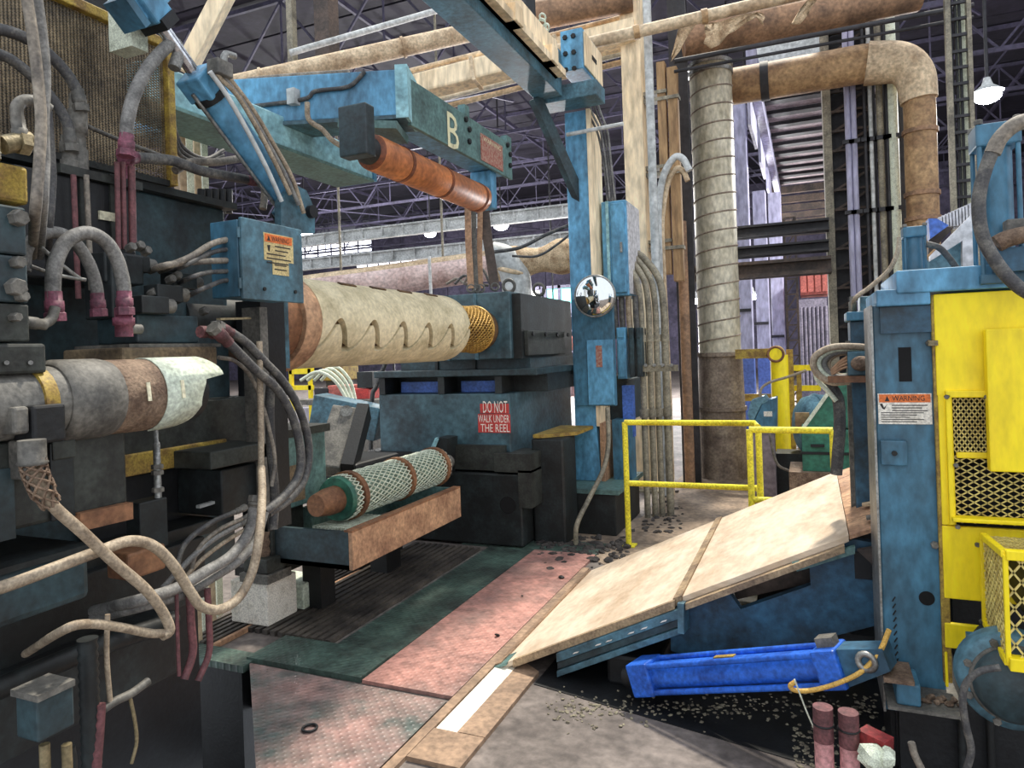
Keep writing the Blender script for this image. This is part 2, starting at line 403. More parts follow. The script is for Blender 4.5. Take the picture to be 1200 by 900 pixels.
# crane runway beams and hall lamps far behind the reel
def runway(label, pa, pb, Y, h, d, mt):
    t = T('runway_beam', label, 'beam', 'pale runway beams across the hall')
    a = Y_(*pa, Y); b = Y_(*pb, Y); z = (a.z+b.z)/2
    web = MB().box(a.x, b.x, Y, Y+.06, z-h/2, z+h/2); t.p('web', web, mt)
    t.p('flange', MB().box(a.x, b.x, Y-d, Y+d, z+h/2, z+h/2+.05), mt); t.p('flange', MB().box(a.x, b.x, Y-d, Y+d, z-h/2-.05, z-h/2), mt)
    s = MB(); n = int((b.x-a.x)/.8)
    for i in range(n): s.box(a.x+i*.8, a.x+i*.8+.05, Y-d*.8, Y, z-h/2, z+h/2)
    t.p('stiffener', s, mt, kind='stuff'); t.done()
runway('long white ribbed runway beam, the higher of two behind the reel', (240, 297), (690, 243), 20, .30, .1, 'rail_white')
runway('long white ribbed runway beam, the lower of two behind the reel', (240, 324), (690, 274), 19, .28, .1, 'rail_white')
def lamp(label, px, py, Y, r, power):
    c = Y_(px, py, Y); t = T('hall_lamp', label, 'lamp', 'round hall lamps')
    t.p('shade', MB().lathe(c+V((0, 0, .5*r)), (0, 0, -1), [(-.5*r, .2*r), (0, .35*r), (.5*r, r)], 16, cap=False), 'rail_white')
    t.p('bulb', MB().sphere(c-V((0, 0, .25*r)), .86*r, 14, 8, (1, 1, .6)), 'lamp_glow')
    t.p('stem', MB().cyl(c+V((0, 0, r*.8)), (c.x, c.y, HZ), .03, n=6), 'dark_steel'); t.done()
    pd = bpy.data.lights.new('hall_lamp_light', 'POINT'); pd.energy = power*1.7; pd.shadow_soft_size = r; po = bpy.data.objects.new('hall_lamp_light', pd)
    COL.objects.link(po); po.location = c - V((0, 0, r*1.3))
lamp('glaring white hall lamp hanging beside the tall vertical cable ladder', 1157, 108, 15, .26, 900)
lamp('bright hall lamp seen just behind the hanging rusty straps', 587, 262, 24, .33, 1500)
lamp('small round hall lamp between the two pale runway beams above the reel', 504, 272, 30, .34, 1500)
lamp('round hall lamp low between spiral duct and dark brown post', 815, 350, 20, .2, 500)
lamp('round hall lamp shining between lavender columns, nearest the spiral duct', 862, 347, 22, .2, 500)
lamp('round hall lamp shining between lavender columns, farther from the duct', 881, 345, 24, .24, 500)
lamp('glaring low hall lamp over the cluttered floor behind the mirror column', 650, 403, 22, .3, 900)
lamp('wide bright hall lamp at the edge of the warning box', 357, 271, 28, .42, 1500)
# pipes that run under the roof
def pipe(name, label, P, r, mt, cat='pipe', group=None, extra=None, n=16, sub=6):
    t = T(name, label, cat, group)
    t.p('tube', MB().tube(P, r, n, sub), mt)
    for e in (extra or []): t.p(*e)
    t.done()
def ring(P0, P1, f, r, h=.04): 
    P0, P1 = V(P0), V(P1); c = P0.lerp(P1, f); d = (P1-P0).normalized(); return MB().lathe(c-d*h/2, d, [(0, r), (h, r)], 18)
a, b = D_(190, 118, 11.5), D_(560, 36, 12.4)
pipe('roof_pipe', 'thick tan pipe crossing above the blue arm beneath the roof', [a, b], .16, 'cream_pipe', extra=[('coupling', ring(a, b, .3, .18), 'cream_pipe'), ('coupling', ring(a, b, .75, .18), 'cream_pipe')])
a, b = D_(340, 62, 13), D_(520, 10, 14)
pipe('roof_pipe', 'thin cream pipe slanting above the thick tan roof pipe', [a, b], .06, 'rail_white')
m = MB(); a, b = D_(470, 108, 9), D_(745, 38, 8.3); m.beam(a, b, .32, .26)
t = T('roof_duct', 'wide beige duct running behind the overhead teal beam', 'duct'); t.p('casing', m, 'cream', bevel=.03)
t.p('joint', MB().beam(a.lerp(b, .33), a.lerp(b, .345), .36, .30), 'cream_pipe'); t.p('joint', MB().beam(a.lerp(b, .68), a.lerp(b, .695), .36, .30), 'cream_pipe'); t.done()
for k, (lb, dy, mt) in enumerate((('upper slim roof pipe just over the wide beige duct', -22, 'cream_pipe'), ('slim pipe just under the wide beige duct', 20, 'rail_white'), ('lowest slim pale pipe beneath the wide beige duct', 30, 'cream_pipe'))):
    pipe('roof_pipe', lb, [D_(470, 108+dy, 9.3), D_(740, 40+dy, 8.6)], .035, mt, n=10)
a, b = D_(300, 0, 13), D_(0, 0, 13)
for k, (px, r, mt) in enumerate(((384, .17, 'brown_steel'), (343, .07, 'conduit'))):
    c = D_(px+1, 95, 14); one('roof_post', ('thick dark brown post' if k == 0 else 'slim grey post')+' standing up into the roof behind the blue arm', 'post', MB().box(c.x-r, c.x+r, c.y-r, c.y+r, 7.1, HZ), mt)
one('roof_brace', 'cream slanted brace behind the chrome rod of the arm cylinder', 'brace', MB().beam(D_(216, 84, 6), D_(270, -20, 6), .12, .14), 'cream')
# pipes crossing at the upper edge
a, b = D_(640, 62, 7.6), D_(960, -12, 7.0)
pipe('overhead_pipe', 'long tan pipe crossing in front of the cream post top', [a, b], .062, 'cream_pipe', extra=[('coupling', ring(a, b, .35, .075, .06), 'tan_pipe'), ('coupling', ring(a, b, .6, .075, .06), 'tan_pipe')])
a, b = D_(800, 48, 8.4), D_(1075, -8, 8.0)
pipe('overhead_pipe', 'fat brown insulated pipe with torn wrapping above spiral duct', [a, b], .2, 'brown_pipe')
pipe('overhead_pipe', 'fat brown pipe at the upper edge over the overhead teal beam', [D_(610, 22, 8.4), D_(740, -4, 8.2)], .17, 'brown_pipe')
pipe('overhead_pipe', 'thin grey rail pipe under the torn pipe wrapping', [D_(790, 72, 8.0), D_(1140, 6, 7.8)], .03, 'dark_steel', n=8)
pipe('overhead_pipe', 'thin grey rail pipe, second below the torn pipe wrapping', [D_(790, 84, 8.1), D_(1140, 20, 7.9)], .02, 'dark_steel', n=8)
# torn wrap hanging from the pipe
def cloth(poly, D0, mt, label):
    m = MB(); n = len(poly); vs = []; 
    for i, (x, yt, yb) in enumerate(poly):
        for j in range(4):
            f = j/3; vs.append(D_(x+random.uniform(-2, 2), yt+(yb-yt)*f, D0+.05*math.sin(i*2.1+j*1.3)+random.uniform(-.02, .02)))
    k = FWD*.012
    N = len(vs); fs = []
    for i in range(n-1):
        for j in range(3):
            q = (i*4+j, (i+1)*4+j, (i+1)*4+j+1, i*4+j+1); fs.append(q); fs.append(tuple(N+z for z in reversed(q)))
    for i in range(n-1):
        for j in (0, 3): fs.append((i*4+j, (i+1)*4+j, N+(i+1)*4+j, N+i*4+j))
    for i in (0, n-1):
        for j in range(3): fs.append((i*4+j, i*4+j+1, N+i*4+j+1, N+i*4+j))
    m.add(vs+[q+k for q in vs], fs, True)
    one('pipe_wrapping', label, 'wrapping', m, mt)
cloth([(788, 66, 72), (796, 34, 60), (805, 24, 42), (814, 22, 30)], 7.75, 'wrap', 'narrow torn strip of pale wrapping dangling beside the cream post')
cloth([(826, 28, 50), (834, 26, 57), (843, 26, 52), (852, 22, 40), (862, 20, 36), (874, 16, 26), (886, 14, 20), (896, 16, 30)], 7.9, 'wrap', 'wide torn sheet of pale wrapping sagging over the spiral duct')
cloth([(928, 26, 28), (936, 10, 28), (946, 0, 18), (956, -4, 4)], 7.7, 'wrap', 'pale wrapping strap slung around the fat brown pipe')
one('ceiling_board', 'pale cream ceiling board behind the pipes above the tan elbow', 'board', MB().beam(D_(885, 42, 11.5), D_(990, 20, 11.2), .1, 1.0), 'rail_white')
# ------------------------------------------------------------------ far side of the work bay
# building posts, duct, conduits
def vbox(m, px0, px1, py, Y, d, z0, z1):
    return m.box(Y_(px0, py, Y).x, Y_(px1, py, Y).x, Y, Y+d, z0, z1)
t = T('cream_post', 'tall cream painted steel post behind the blue electrical cabinet', 'post')
t.p('web', vbox(MB(), 732, 755, 200, 8.2, .25, .02, 6.6), 'cream', bevel=.01)
t.p('base_plate', vbox(MB(), 726, 762, 200, 8.1, .45, .0, .02), 'conduit'); t.done()
for k, (p0, p1, top, bot, lb) in enumerate(((773, 783, 72, 322, 'narrow tan cable cover hanging beside the cream post'), (785, 797, 78, 330, 'wider tan cable cover hanging beside the cream post'))):
    Y = 8.3; z0 = Y_(p0, bot, Y).z; z1 = Y_(p0, top, Y).z
    t = T('cable_cover', lb, 'cover', 'tan cable covers'); t.p('board', vbox(MB(), p0, p1, 200, Y, .1, z0, z1), 'plank', bevel=.008)
    for f in (.15, .5, .85): t.p('strap', vbox(MB(), 752, p1+1, 200, Y-.02, .14, z0+(z1-z0)*f, z0+(z1-z0)*f+.04), 'conduit')
    t.done()
t = T('dark_post', 'dark sooty steel post between conduits and spiral duct', 'post')
t.p('web', vbox(MB(), 799, 812, 400, 8.8, .3, 0, 6.2), 'dark_steel'); t.p('flange', vbox(MB(), 795, 816, 400, 8.75, .05, 0, 6.2), 'dark_steel'); t.done()
one('stand_pipe', 'brown rusty stand pipe rising in front of the dark sooty post', 'pipe', MB().cyl((Y_(805, 450, 8.6).x, 8.6, 0), (Y_(805, 450, 8.6).x, 8.6, 3.2), .06), 'brown_pipe')
# spiral duct
c = Y_(848, 540, 9.3); t = T('spiral_duct', 'tall spiral seamed metal duct standing on the sandy floor', 'duct'); r = .26
zt = Y_(833, 78, 9.3).z
t.p('tube', MB().lathe((c.x, 9.3, .9), (0, 0, 1), [(0, r), (zt-.9, r)], 40), 'duct')
t.p('base_sleeve', MB().lathe((c.x, 9.3, 0), (0, 0, 1), [(0, r+.04), (.86, r+.03), (1.55, r+.015)], 40), 'duct_base')
sp = []; n = int((zt-1.6)/.225)
for i in range(n*20+1): an = 2*math.pi*i/20; sp.append((c.x+(r+.002)*math.cos(an), 9.3+(r+.002)*math.sin(an), 1.6+.225*i/20))
t.p('spiral_seam', MB().tube(sp, .011, 5, 1), 'duct_base')
for z in (zt-.12, zt-.02): t.p('clamp_band', MB().lathe((c.x, 9.3, z), (0, 0, 1), [(0, r+.02), (.05, r+.02)], 32), 'steel')
for z in (.86, 1.55): t.p('clamp_band', MB().lathe((c.x, 9.3, z), (0, 0, 1), [(0, r+.05), (.05, r+.05)], 32), 'duct_base')
t.done()
# conduit pipes
cx = [(757, 600, 240), (766, 604, 250), (774, 606, 258), (784, 610, 262)]
for k, (px, pyb, pyt) in enumerate(cx):
    Y = 6.9+.05*k; b = Z_(px+2, pyb, 0); b = V((Y_(px+2, 600, Y).x, Y, 0)); z1 = Y_(px, 330, Y).z
    top = b + V((0, 0, z1))
    P = [b, b+V((0, 0, .8)), b+V((0, 0, 1.6)), top-V((0, 0, .25)), top+V((-.05, .03, .05)), top+V((-.24, .12, .3)), top+V((-.4, .14, .36))]
    lb = ['slim conduit pipe nearest the blue cabinet, bending towards it', 'conduit pipe second from the blue cabinet in the row', 'conduit pipe third from the blue cabinet in the row', 'outermost conduit pipe of the row, farthest from the blue cabinet'][k]
    pipe('conduit_pipe', lb, P, .03+.006*(k == 3), 'conduit', group='conduit pipes beside the mirror column', extra=[
        ('coupling', MB().cyl(b+V((0, 0, 1.0)), b+V((0, 0, 1.08)), .045), 'conduit'), ('coupling', MB().cyl(b+V((0, 0, 1.75)), b+V((0, 0, 1.82)), .045), 'conduit')], n=10)
t = T('conduit_clamp', 'steel strut clamping the row of conduit pipes at mid height', 'bracket')
a = Y_(752, 432, 6.84); b = Y_(795, 432, 6.84); t.p('strut', MB().box(a.x, b.x, 6.8, 6.85, a.z-.03, a.z+.03), 'conduit')
for k in range(4): q = Y_(757+10*k, 428, 6.8); t.p('bolt', MB().hexb(q, (0, -1, 0), .018, .03), 'steel')
t.done()
pipe('vent_pipe', 'tall pale pipe rising from the conduit row past the pipes', [V((Y_(768, 300, 7.6).x, 7.6, z)) for z in (1.9, 3.5, 5.6)], .045, 'rail_white', n=10)
pipe('flex_conduit', 'pale flexible conduit looping over beside the spiral duct', [V((Y_(772, 290, 8.0).x, 8.0, .0)), V((Y_(772, 290, 8.0).x, 8.0, 1.5))]+pts([(772, 290), (772, 240), (778, 205), (790, 185), (800, 186), (808, 200)], Y=8.0), .04, 'rail_white', n=10)
pipe('flex_conduit', 'second pale flexible conduit inside the looping one', [V((Y_(778, 290, 8.05).x, 8.05, .0)), V((Y_(778, 290, 8.05).x, 8.05, 1.5))]+pts([(776, 285), (777, 245), (783, 214), (792, 198), (800, 200), (806, 212)], Y=8.05), .03, 'cream_pipe', n=10)
# tan pipe with elbow
Y = 9.7; P = pts([(845, 104), (950, 86), (1040, 72)], Y=Y); zz = P[1].z
xe = Y_(1078, 150, Y).x
path = [V((P[0].x, Y, zz)), V((P[1].x, Y, zz)), V((xe-.55, Y, zz)), V((xe-.2, Y, zz-.06)), V((xe-.04, Y, zz-.24)), V((xe, Y, zz-.55)), V((xe, Y, zz-1.4)), V((xe, Y, .6))]
t = T('elbow_pipe', 'fat tan insulated pipe that runs level then turns down', 'pipe')
t.p('tube', MB().tube(path, lambda q: .235-.06*min(1, max(0, (q-.45)*4)), 20, 8), 'tan_pipe')
t.p('elbow_cover', MB().tube(path[2:6], lambda q: .262-.06*q, 20, 8), 'cream_pipe')
for z in (zz-.95, zz-1.7, zz-2.0): t.p('band', MB().lathe((xe, Y, z), (0, 0, 1), [(0, .195), (.05, .195)], 20), 'brown_pipe')
t.p('band', MB().lathe((P[0].x+.5, Y, zz), (1, 0, 0), [(0, .25), (.1, .25)], 20), 'dark_steel'); t.done()
# horizontal steel beams between posts
def xbeam(name, label, pa, pb, Y, d, mt, ext=0):
    a0 = Y_(pa[0], pa[1], Y); a1 = Y_(pa[0], pa[2], Y); b0 = Y_(pb[0], (pa[1]+pa[2])/2, Y)
    t = T(name, label, 'beam'); zm0, zm1 = a1.z, a0.z; h = zm1-zm0
    t.p('web', MB().box(a0.x, b0.x, Y+d*.4, Y+d*.6, zm0, zm1), mt)
    t.p('flange', MB().box(a0.x, b0.x, Y, Y+d, zm1-h*.2, zm1), mt); t.p('flange', MB().box(a0.x, b0.x, Y, Y+d, zm0, zm0+h*.2), mt); t.done()
xbeam('cross_beam', 'dark steel cross beam, topmost of three behind the spiral duct', (855, 266, 279), (972, 0), 9.9, .3, 'dark_steel')
xbeam('cross_beam', 'dark steel cross beam, middle of three behind the spiral duct', (855, 290, 302), (972, 0), 9.9, .3, 'dark_steel')
xbeam('cross_beam', 'brown dusty cross beam, lowest of three behind the spiral duct', (808, 312, 330), (975, 0), 9.9, .35, 'brown_steel')
# lavender columns
for k, (p0, p1, top, lb) in enumerate(((862, 879, 118, 'lavender building column with blue foot, nearest the spiral duct'), (884, 899, 224, 'lavender building column with blue foot, middle of three'), (902, 917, 226, 'lavender building column, farthest of three from the spiral duct'))):
    Y = 14.5+k*1.2; z1 = Y_(p0, top, Y).z; t = T('building_column', lb, 'column', 'lavender building columns')
    t.p('shaft', vbox(MB(), p0, p1, 300, Y, .35, 0, z1), 'lavender', bevel=.01); t.p('foot_band', vbox(MB(), p0-.3, p1+.3, 300, Y-.01, .37, 0, Y_(p0, 416, Y).z), 'blue_band')
    t.p('splice', vbox(MB(), p0-3, p1-1, 300, Y-.05, .03, Y_(p0, 366+15*k, Y).z, Y_(p0, 366+15*k, Y).z+.06), 'dark_steel'); t.done()
# raised platform seen from below: boards between dark joists
t = T('raised_deck', 'raised deck seen from beneath, dark joists under pale boards', 'platform')
z = 6.0; yA, yB = 11.8, 21.0; xa0, xa1 = Y_(890, 120, yA).x, Y_(968, 120, yA).x
for k in range(12):
    y = yA + (yB-yA)*k/12; dy = (yB-yA)/12
    t.p('board', MB().box(xa0, xa1+.9, y, y+dy-.03, z+.07, z+.1), 'deck_pale'); t.p('joist', MB().box(xa0, xa1+.9, y, y+.22, z, z+.07), 'dark_steel')
t.p('stringer', MB().box(xa0-.14, xa0, yA-.6, yB, z-.25, z+.25), 'lavender'); t.p('stringer', MB().box(xa1+.9, xa1+1.0, yA, yB, z-.2, z+.25), 'dark_steel')
for k in range(3): y = yA+.2+k*2.6; t.p('side_panel', MB().box(xa0-.2, xa0-.15, y, y+1.6, z-.75, z+.2), 'lavender')
for k in range(7):
    y = 22+k*1.5
    t.p('joist', MB().box(-.9, 1.6, y, y+.14, 6.05, 6.25), 'brown_steel')
for y in (yA+.1, yB, 30.9): t.p('leg', MB().box(xa1+1.0, xa1+1.15, y, y+.15, 0, 6.0), 'dark_steel')
t.done()
# things standing under the deck
t = T('red_container', 'dull red panelled container in the distance under the deck', 'container')
a = Y_(938, 346, 16); b = Y_(971, 320, 16); zt, zb = a.z+.52, a.z
t.p('body', MB().box(a.x, b.x, 16, 17, zb, zt), 'red_box')
for k in range(4): x = a.x+(b.x-a.x)*(k+.5)/4; t.p('panel', MB().box(x-.055, x+.055, 15.97, 16, zb+.05, zt-.05), 'red_box')
t.done()
t = T('sheet_stack', 'grey ribbed sheet screen standing beneath the red container', 'screen')
a = Y_(935, 352, 15.9); b = Y_(969, 352, 15.9); t.p('back', MB().box(a.x, b.x, 15.95, 16.6, 0, a.z+.02), 'grey_sheet')
for k in range(7): x = a.x+(b.x-a.x)*(k+.3)/7; t.p('rib', MB().cyl((x+.03, 15.93, .7), (x+.03, 15.93, a.z-.15), .035, n=6), 'grey_sheet')
t.done()
t = T('lattice_tower', 'slender brown lattice tower beside the red container', 'tower')
a = Y_(921, 330, 14.2); b = Y_(934, 330, 14.2); z1 = a.z
for x in (a.x, b.x): t.p('leg', MB().box(x-.02, x+.02, 14.2, 14.25, 0, z1+1.2), 'brown_steel')
lm = MB()
for k in range(14):
    z0 = k*(z1+1.2)/14; z2 = (k+1)*(z1+1.2)/14; lm.beam((a.x, 14.22, z0), (b.x, 14.22, z2), .025, .025); lm.beam((a.x, 14.22, z2), (b.x, 14.22, z2), .03, .03)
t.p('lattice', lm, 'brown_steel'); t.done()
# big dark building column with pipes
t = T('dark_column', 'massive dark lattice building column behind the blue machine', 'column')
Y = 10.2; x0, x1 = Y_(968, 250, Y).x, Y_(1030, 250, Y).x; x2, x3 = Y_(1034, 250, Y).x, Y_(1064, 250, Y).x
t.p('web', MB().box(x0+.1, x1, Y+.2, Y+.3, 0, 7), 'dark_steel'); t.p('flange', MB().box(x0, x0+.1, Y, Y+.5, 0, 7), 'conduit'); t.p('flange', MB().box(x1-.06, x1, Y, Y+.5, 0, 7), 'dark_steel')
t.p('web', MB().box(x2, x3, Y+.2, Y+.3, 0, 7), 'dark_steel')
lm = MB()
for k in range(26): z = .3+k*.26; lm.beam((x0+.1, Y+.1, z), (x1-.06, Y+.1, z+.26), .03, .03); lm.box(x0+.1, x1-.06, Y+.06, Y+.1, z, z+.03)
t.p('lacing', lm, 'brown_steel', kind='stuff'); t.done()
for k, (px, r, mt, lb) in enumerate(((997, .035, 'lavender', 'slim pale riser pipe on the dark column, first of the riser pair'), (1004, .035, 'lavender', 'slim pale riser pipe on the dark column, second of the riser pair'), (1017, .02, 'dark_steel', 'black cable riser beside the pale riser pair'), (1024, .025, 'rail_white', 'thin whitish riser with ties beside the black cable riser'), (1035, .04, 'conduit', 'greenish grey riser pipe at the far edge of the dark column'), (1050, .06, 'strand_pale', 'wide pale riser pipe between dark column and tan elbow'), (1043, .025, 'dark_steel', 'black riser pipe between the two greenish risers'))):
    x = Y_(px, 250, 9.95).x; P = [(x, 9.95, .3), (x, 9.95, 3), (x, 9.95, 7.0)]
    pipe('riser_pipe', lb, P, r, mt, group='riser pipes on the dark column', extra=[('clip', MB().box(x-r-.03, x+r+.03, 9.9, 9.99, z, z+.05), 'dark_steel') for z in (2.2, 3.3, 4.2, 5.2)], n=8)
# ladder tray
t = T('cable_ladder', 'tall vertical cable ladder with dark rungs beside hall lamp', 'ladder')
Y = 8.6; xa, xb = Y_(1112, 150, Y).x, Y_(1143, 150, Y).x; z0, z1 = Y_(1120, 300, Y).z, Y_(1120, -6, Y).z
t.p('rail', MB().box(xa, xa+.05, Y, Y+.08, z0-1.2, z1), 'conduit'); t.p('rail', MB().box(xb-.04, xb, Y, Y+.08, z0-1.2, z1), 'conduit')
t.p('backing', MB().box(xa+.12, xb-.04, Y+.1, Y+.12, z0, z1), 'strand_pale')
z = z0-1.1
while z < z1: t.p('rung', MB().box(xa+.05, xb-.04, Y+.02, Y+.05, z, z+.03), 'dark_steel'); z += .17
for px in (1120, 1125, 1130): x = Y_(px, 150, Y).x; t.p('cable', MB().cyl((x, Y+.06, z0-1.1), (x, Y+.06, z1), .014, n=6), 'machine_black')
t.done()
# insulated pipes low behind the housing
pipe('insulated_pipe', 'long pink-beige insulated pipe running level behind the reel', pts([(330, 345), (450, 330), (580, 312)], D=14), .28, 'pipe_pink', extra=[('hanger', MB().cyl(D_(x, 330, 14)+V((0, 0, .2)), D_(x, 330, 14)+V((0, 0, 9.9)), .025, n=6), 'conduit') for x in (400, 520)]+[('cap_strip', MB().tube(pts([(330, 338), (450, 322), (580, 304)], D=14), .2, 12, 4), 'cream_pipe')])
pipe('insulated_pipe', 'lumpy cream insulated pipe end beside the mirror column', pts([(582, 312), (630, 305), (668, 299)], D=9.1), lambda q: .2+.04*math.sin(q*9), 'wrap', extra=[('end_cap', MB().sphere(D_(668, 299, 9.1), .21), 'wrap')])
pipe('elbow_duct', 'pale elbow duct curving down behind the dark housing top', pts([(575, 300), (592, 305), (603, 322), (606, 345), (607, 420), (610, 560)], D=9), .19, 'rail_white', extra=[('seam_ring', MB().torus(D_(600, 318, 9), (.3, 0, 1), .19, .03), 'cream_pipe')])
t = T('wall_fan', 'small round blue fan disc above the middle of the reel', 'fan'); c = D_(458, 328, 16)
t.p('rim', MB().torus(c, FWD, .22, .03), 'motor_blue'); t.p('hub', MB().sphere(c, .07), 'rail_white')
for k in range(6): an = k*math.pi/3; e = RIGHT*math.cos(an)+UP*math.sin(an); t.p('blade', MB().beam(c+e*.05, c+e*.2, .1, .02, up=FWD), 'motor_blue')
t.p('post', MB().cyl(c-V((0, 0, .25)), (c.x, c.y, 0), .03, n=6), 'dark_steel'); t.done()
one('hanger_rod', 'thin pale hanger rod in front of the long insulated pipe', 'rod', MB().cyl(D_(503, 300, 13), D_(505, 345, 13), .03, n=6), 'rail_white')
for k, (P, lb) in enumerate((([(575, 296), (610, 290), (640, 275), (672, 262)], 'thick black cable drooping towards the mirror column'), ([(600, 300), (630, 300), (655, 285), (675, 268)], 'thin black cable drooping below the thick one'))):
    pipe('sagging_cable', lb, pts(P, D=7.6), .02-.006*k, 'hose_black', 'cable', n=7)
# far clutter seen through gaps: racks and pallets
random.seed(11)
def rack(label, px0, px1, py0, py1, Y, cols, mtp):
    t = T('storage_rack', label, 'rack'); a = Y_(px0, py1, Y); b = Y_(px1, py0, Y); z1 = b.z; w = b.x-a.x
    for i in range(cols+1): x = a.x+w*i/cols; t.p('upright', MB().box(x-.04, x+.04, Y, Y+.08, 0, z1), mtp)
    lv = [z1*f for f in (.28, .55, .8, 1)]
    for z in lv: t.p('shelf', MB().box(a.x, b.x, Y, Y+.8, z-.06, z), 'truss')
    t.done()
    names = ['carton', 'crate']; cols_ = ['red_box', 'grey_sheet', 'rust_pale', 'bluepanel', 'deck_pale', 'lavender']
    return a.x, b.x, lv
x0, x1, lv = rack('far pallet rack with cartons between housing and mirror column', 622, 682, 366, 366, 24, 3, 'blue_band')
bl = ['dull red', 'greyish', 'rusty beige', 'bright blue', 'mauve', 'lavender']
bm_ = ['red_box', 'grey_sheet', 'rust_pale', 'bluepanel', 'deck_pale', 'lavender']
sh = ['bottom shelf', 'second shelf', 'third shelf']
for j in range(3):
    for i in range(4):
        k = (i*2+j*3+i*j) % 6; xx = x0+(x1-x0)*(i+.12)/4; z0 = 0 if j == 0 else lv[j-1]; h = (lv[j]-z0)*.62
        t = T('carton', '%s carton on the %s of the far rack, %s from the housing' % (bl[k], sh[j], ['first', 'second', 'third', 'fourth'][i]), 'box', 'cartons in the far pallet rack')
        t.p('body', MB().box(xx, xx+(x1-x0)/4*.72, 24.1, 24.7, z0+.002, z0+h), bm_[k]); t.p('lid', MB().box(xx-.02, xx+(x1-x0)/4*.72+.02, 24.08, 24.72, z0+h, z0+h+.06), bm_[k]); t.done()
t = T('wall_sign_row', 'row of three pale panels under the green windows', 'panel'); a = Y_(627, 366, 25.8); b = Y_(676, 366, 25.8)
for i in range(3): w = (b.x-a.x)/3; t.p('panel', MB().box(a.x+i*w+.03, a.x+(i+1)*w-.03, 25.75, 25.85, a.z-.25, a.z+.25), 'lavender')
t.done()
# ------------------------------------------------------------------ reel housing
t = T('reel_housing', 'big dark teal reel housing with gear box and red warning lettering', 'machine')
HY = 5.6; hx0, hx1 = Y_(445, 500, HY).x, Y_(598, 500, HY).x
zt = Y_(598, 461, HY).z; zs = Y_(598, 535, HY).z; zbot = 0
low = t.p('lower_body', MB().box(hx0, hx1, HY, 7.3, zs, zt), 'housing', bevel=.01)
bx1 = Y_(612, 600, HY-.08).x
base = t.p('base_block', MB().box(hx0+.25, bx1, HY-.08, 7.2, .02, zs-.14), 'machine_dark', bevel=.015)
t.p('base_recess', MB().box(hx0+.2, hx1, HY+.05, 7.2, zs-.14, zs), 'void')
t.p('shelf_bar', MB().box(hx0-.02, Y_(500, 540, HY-.06).x, HY-.06, HY+.05, zs-.06, zs+.02), 'machine_dark')
t.p('shelf_bar', MB().box(Y_(520, 540, HY-.04).x, Y_(592, 540, HY-.04).x, HY-.05, HY+.05, zs-.12, zs+.1), 'machine_olive')
c = Y_(595, 592, HY-.085); t.p('port_hole', MB().cyl(c, c+V((0, .02, 0)), .075, n=24), 'void', under=base)
c = V((bx1+.004, HY+.2, .42)); t.p('port_hole', MB().cyl(c, c-V((.02, 0, 0)), .075, n=24), 'void', under=base)
t.p('corner_bracket', MB().box(hx1-.12, bx1+.1, HY-.1, HY+.25, zs-.12, zs+.04).box(bx1-.02, bx1+.1, HY-.1, HY+.3, zs-.42, zs-.1), 'machine_olive')
a = Y_(508, 515, HY-.1); t.p('notched_arm', MB().prism([Y_(500, 535, HY-.22), Y_(502, 560, HY-.22), Y_(522, 560, HY-.22), Y_(524, 514, HY-.22), Y_(512, 513, HY-.22)], (0, .2, 0)), 'machine_dark')
t.p('arm_tip', MB().prism([Y_(504, 526, HY-.23), Y_(509, 527, HY-.23), Y_(514, 514, HY-.23), Y_(510, 513, HY-.23)], (0, .06, 0)), 'cyan_pale')
# deck with two blue recesses
zd0 = zt; zd1 = Y_(598, 440, HY).z
t.p('deck_body', MB().box(hx0+.03, bx1+.15, HY+.25, 7.2, zd0, zd1), 'machine_dark')
for (p0, p1) in ((452, 516), (523, 583)):
    x0, x1 = Y_(p0, 452, HY).x, Y_(p1, 452, HY).x
    t.p('recess_panel', MB().box(x0+.07, x1, HY+.16, HY+.24, zd0+.005, zd1-.05), 'bluepanel')
for p in (447, 516, 583): x = Y_(p, 452, HY).x; t.p('deck_rib', MB().box(x-.02, x+.045, HY-.01, HY+.25, zd0, zd1), 'machine_dark')
t.p('deck_top', MB().box(hx0-.02, bx1+.16, HY-.04, 7.3, zd1, zd1+.06), 'teal_dark', bevel=.008)
zm = Y_(598, 420, HY+.15).z
t.p('mid_block', MB().box(Y_(470, 430, HY+.1).x, bx1+.05, HY+.1, 7.1, zd1+.06, zm), 'teal_dark')
for p in (512, 556): x = Y_(p, 430, HY+.1).x; t.p('joint_rib', MB().box(x-.01, x+.02, HY+.08, HY+.12, zd1+.06, zm), 'machine_dark')
UY = HY-.08; ztop = Y_(598, 341, UY).z; ux0, ux1 = Y_(505, 380, UY).x, Y_(598, 380, UY).x
t.p('gear_box', MB().box(ux0, ux1, UY, 7.0, zm, ztop), 'housing', bevel=.01)
t.p('gear_box_side', MB().box(ux1, ux1+.08, UY+.05, 6.95, zm, ztop-.02), 'machine_dark')
t.p('side_cover', MB().box(ux1+.08, ux1+.12, UY+.1, 6.6, zm+.02, zm+.24), 'machine_olive', bevel=.006)
for i in range(4): t.p('cover_bolt', MB().hexb((ux1+.12, UY+.2+.32*i, zm+.21), (1, 0, 0), .02, .015), 'machine_black')
for i, px in enumerate((523, 556)): x = Y_(px, 380, UY).x; t.p('seam_strip', MB().box(x, x+.03, UY-.012, UY, zm, ztop), 'teal')
for px, yy in ((583, UY+.25), (610, UY+.8)):
    x = min(Y_(px, 335, UY).x, ux1-.03); t.p('lifting_eye', MB().torus((x, yy, ztop+.07), (0, 1, .2), .055, .016, 16, 6), 'steel_dust')
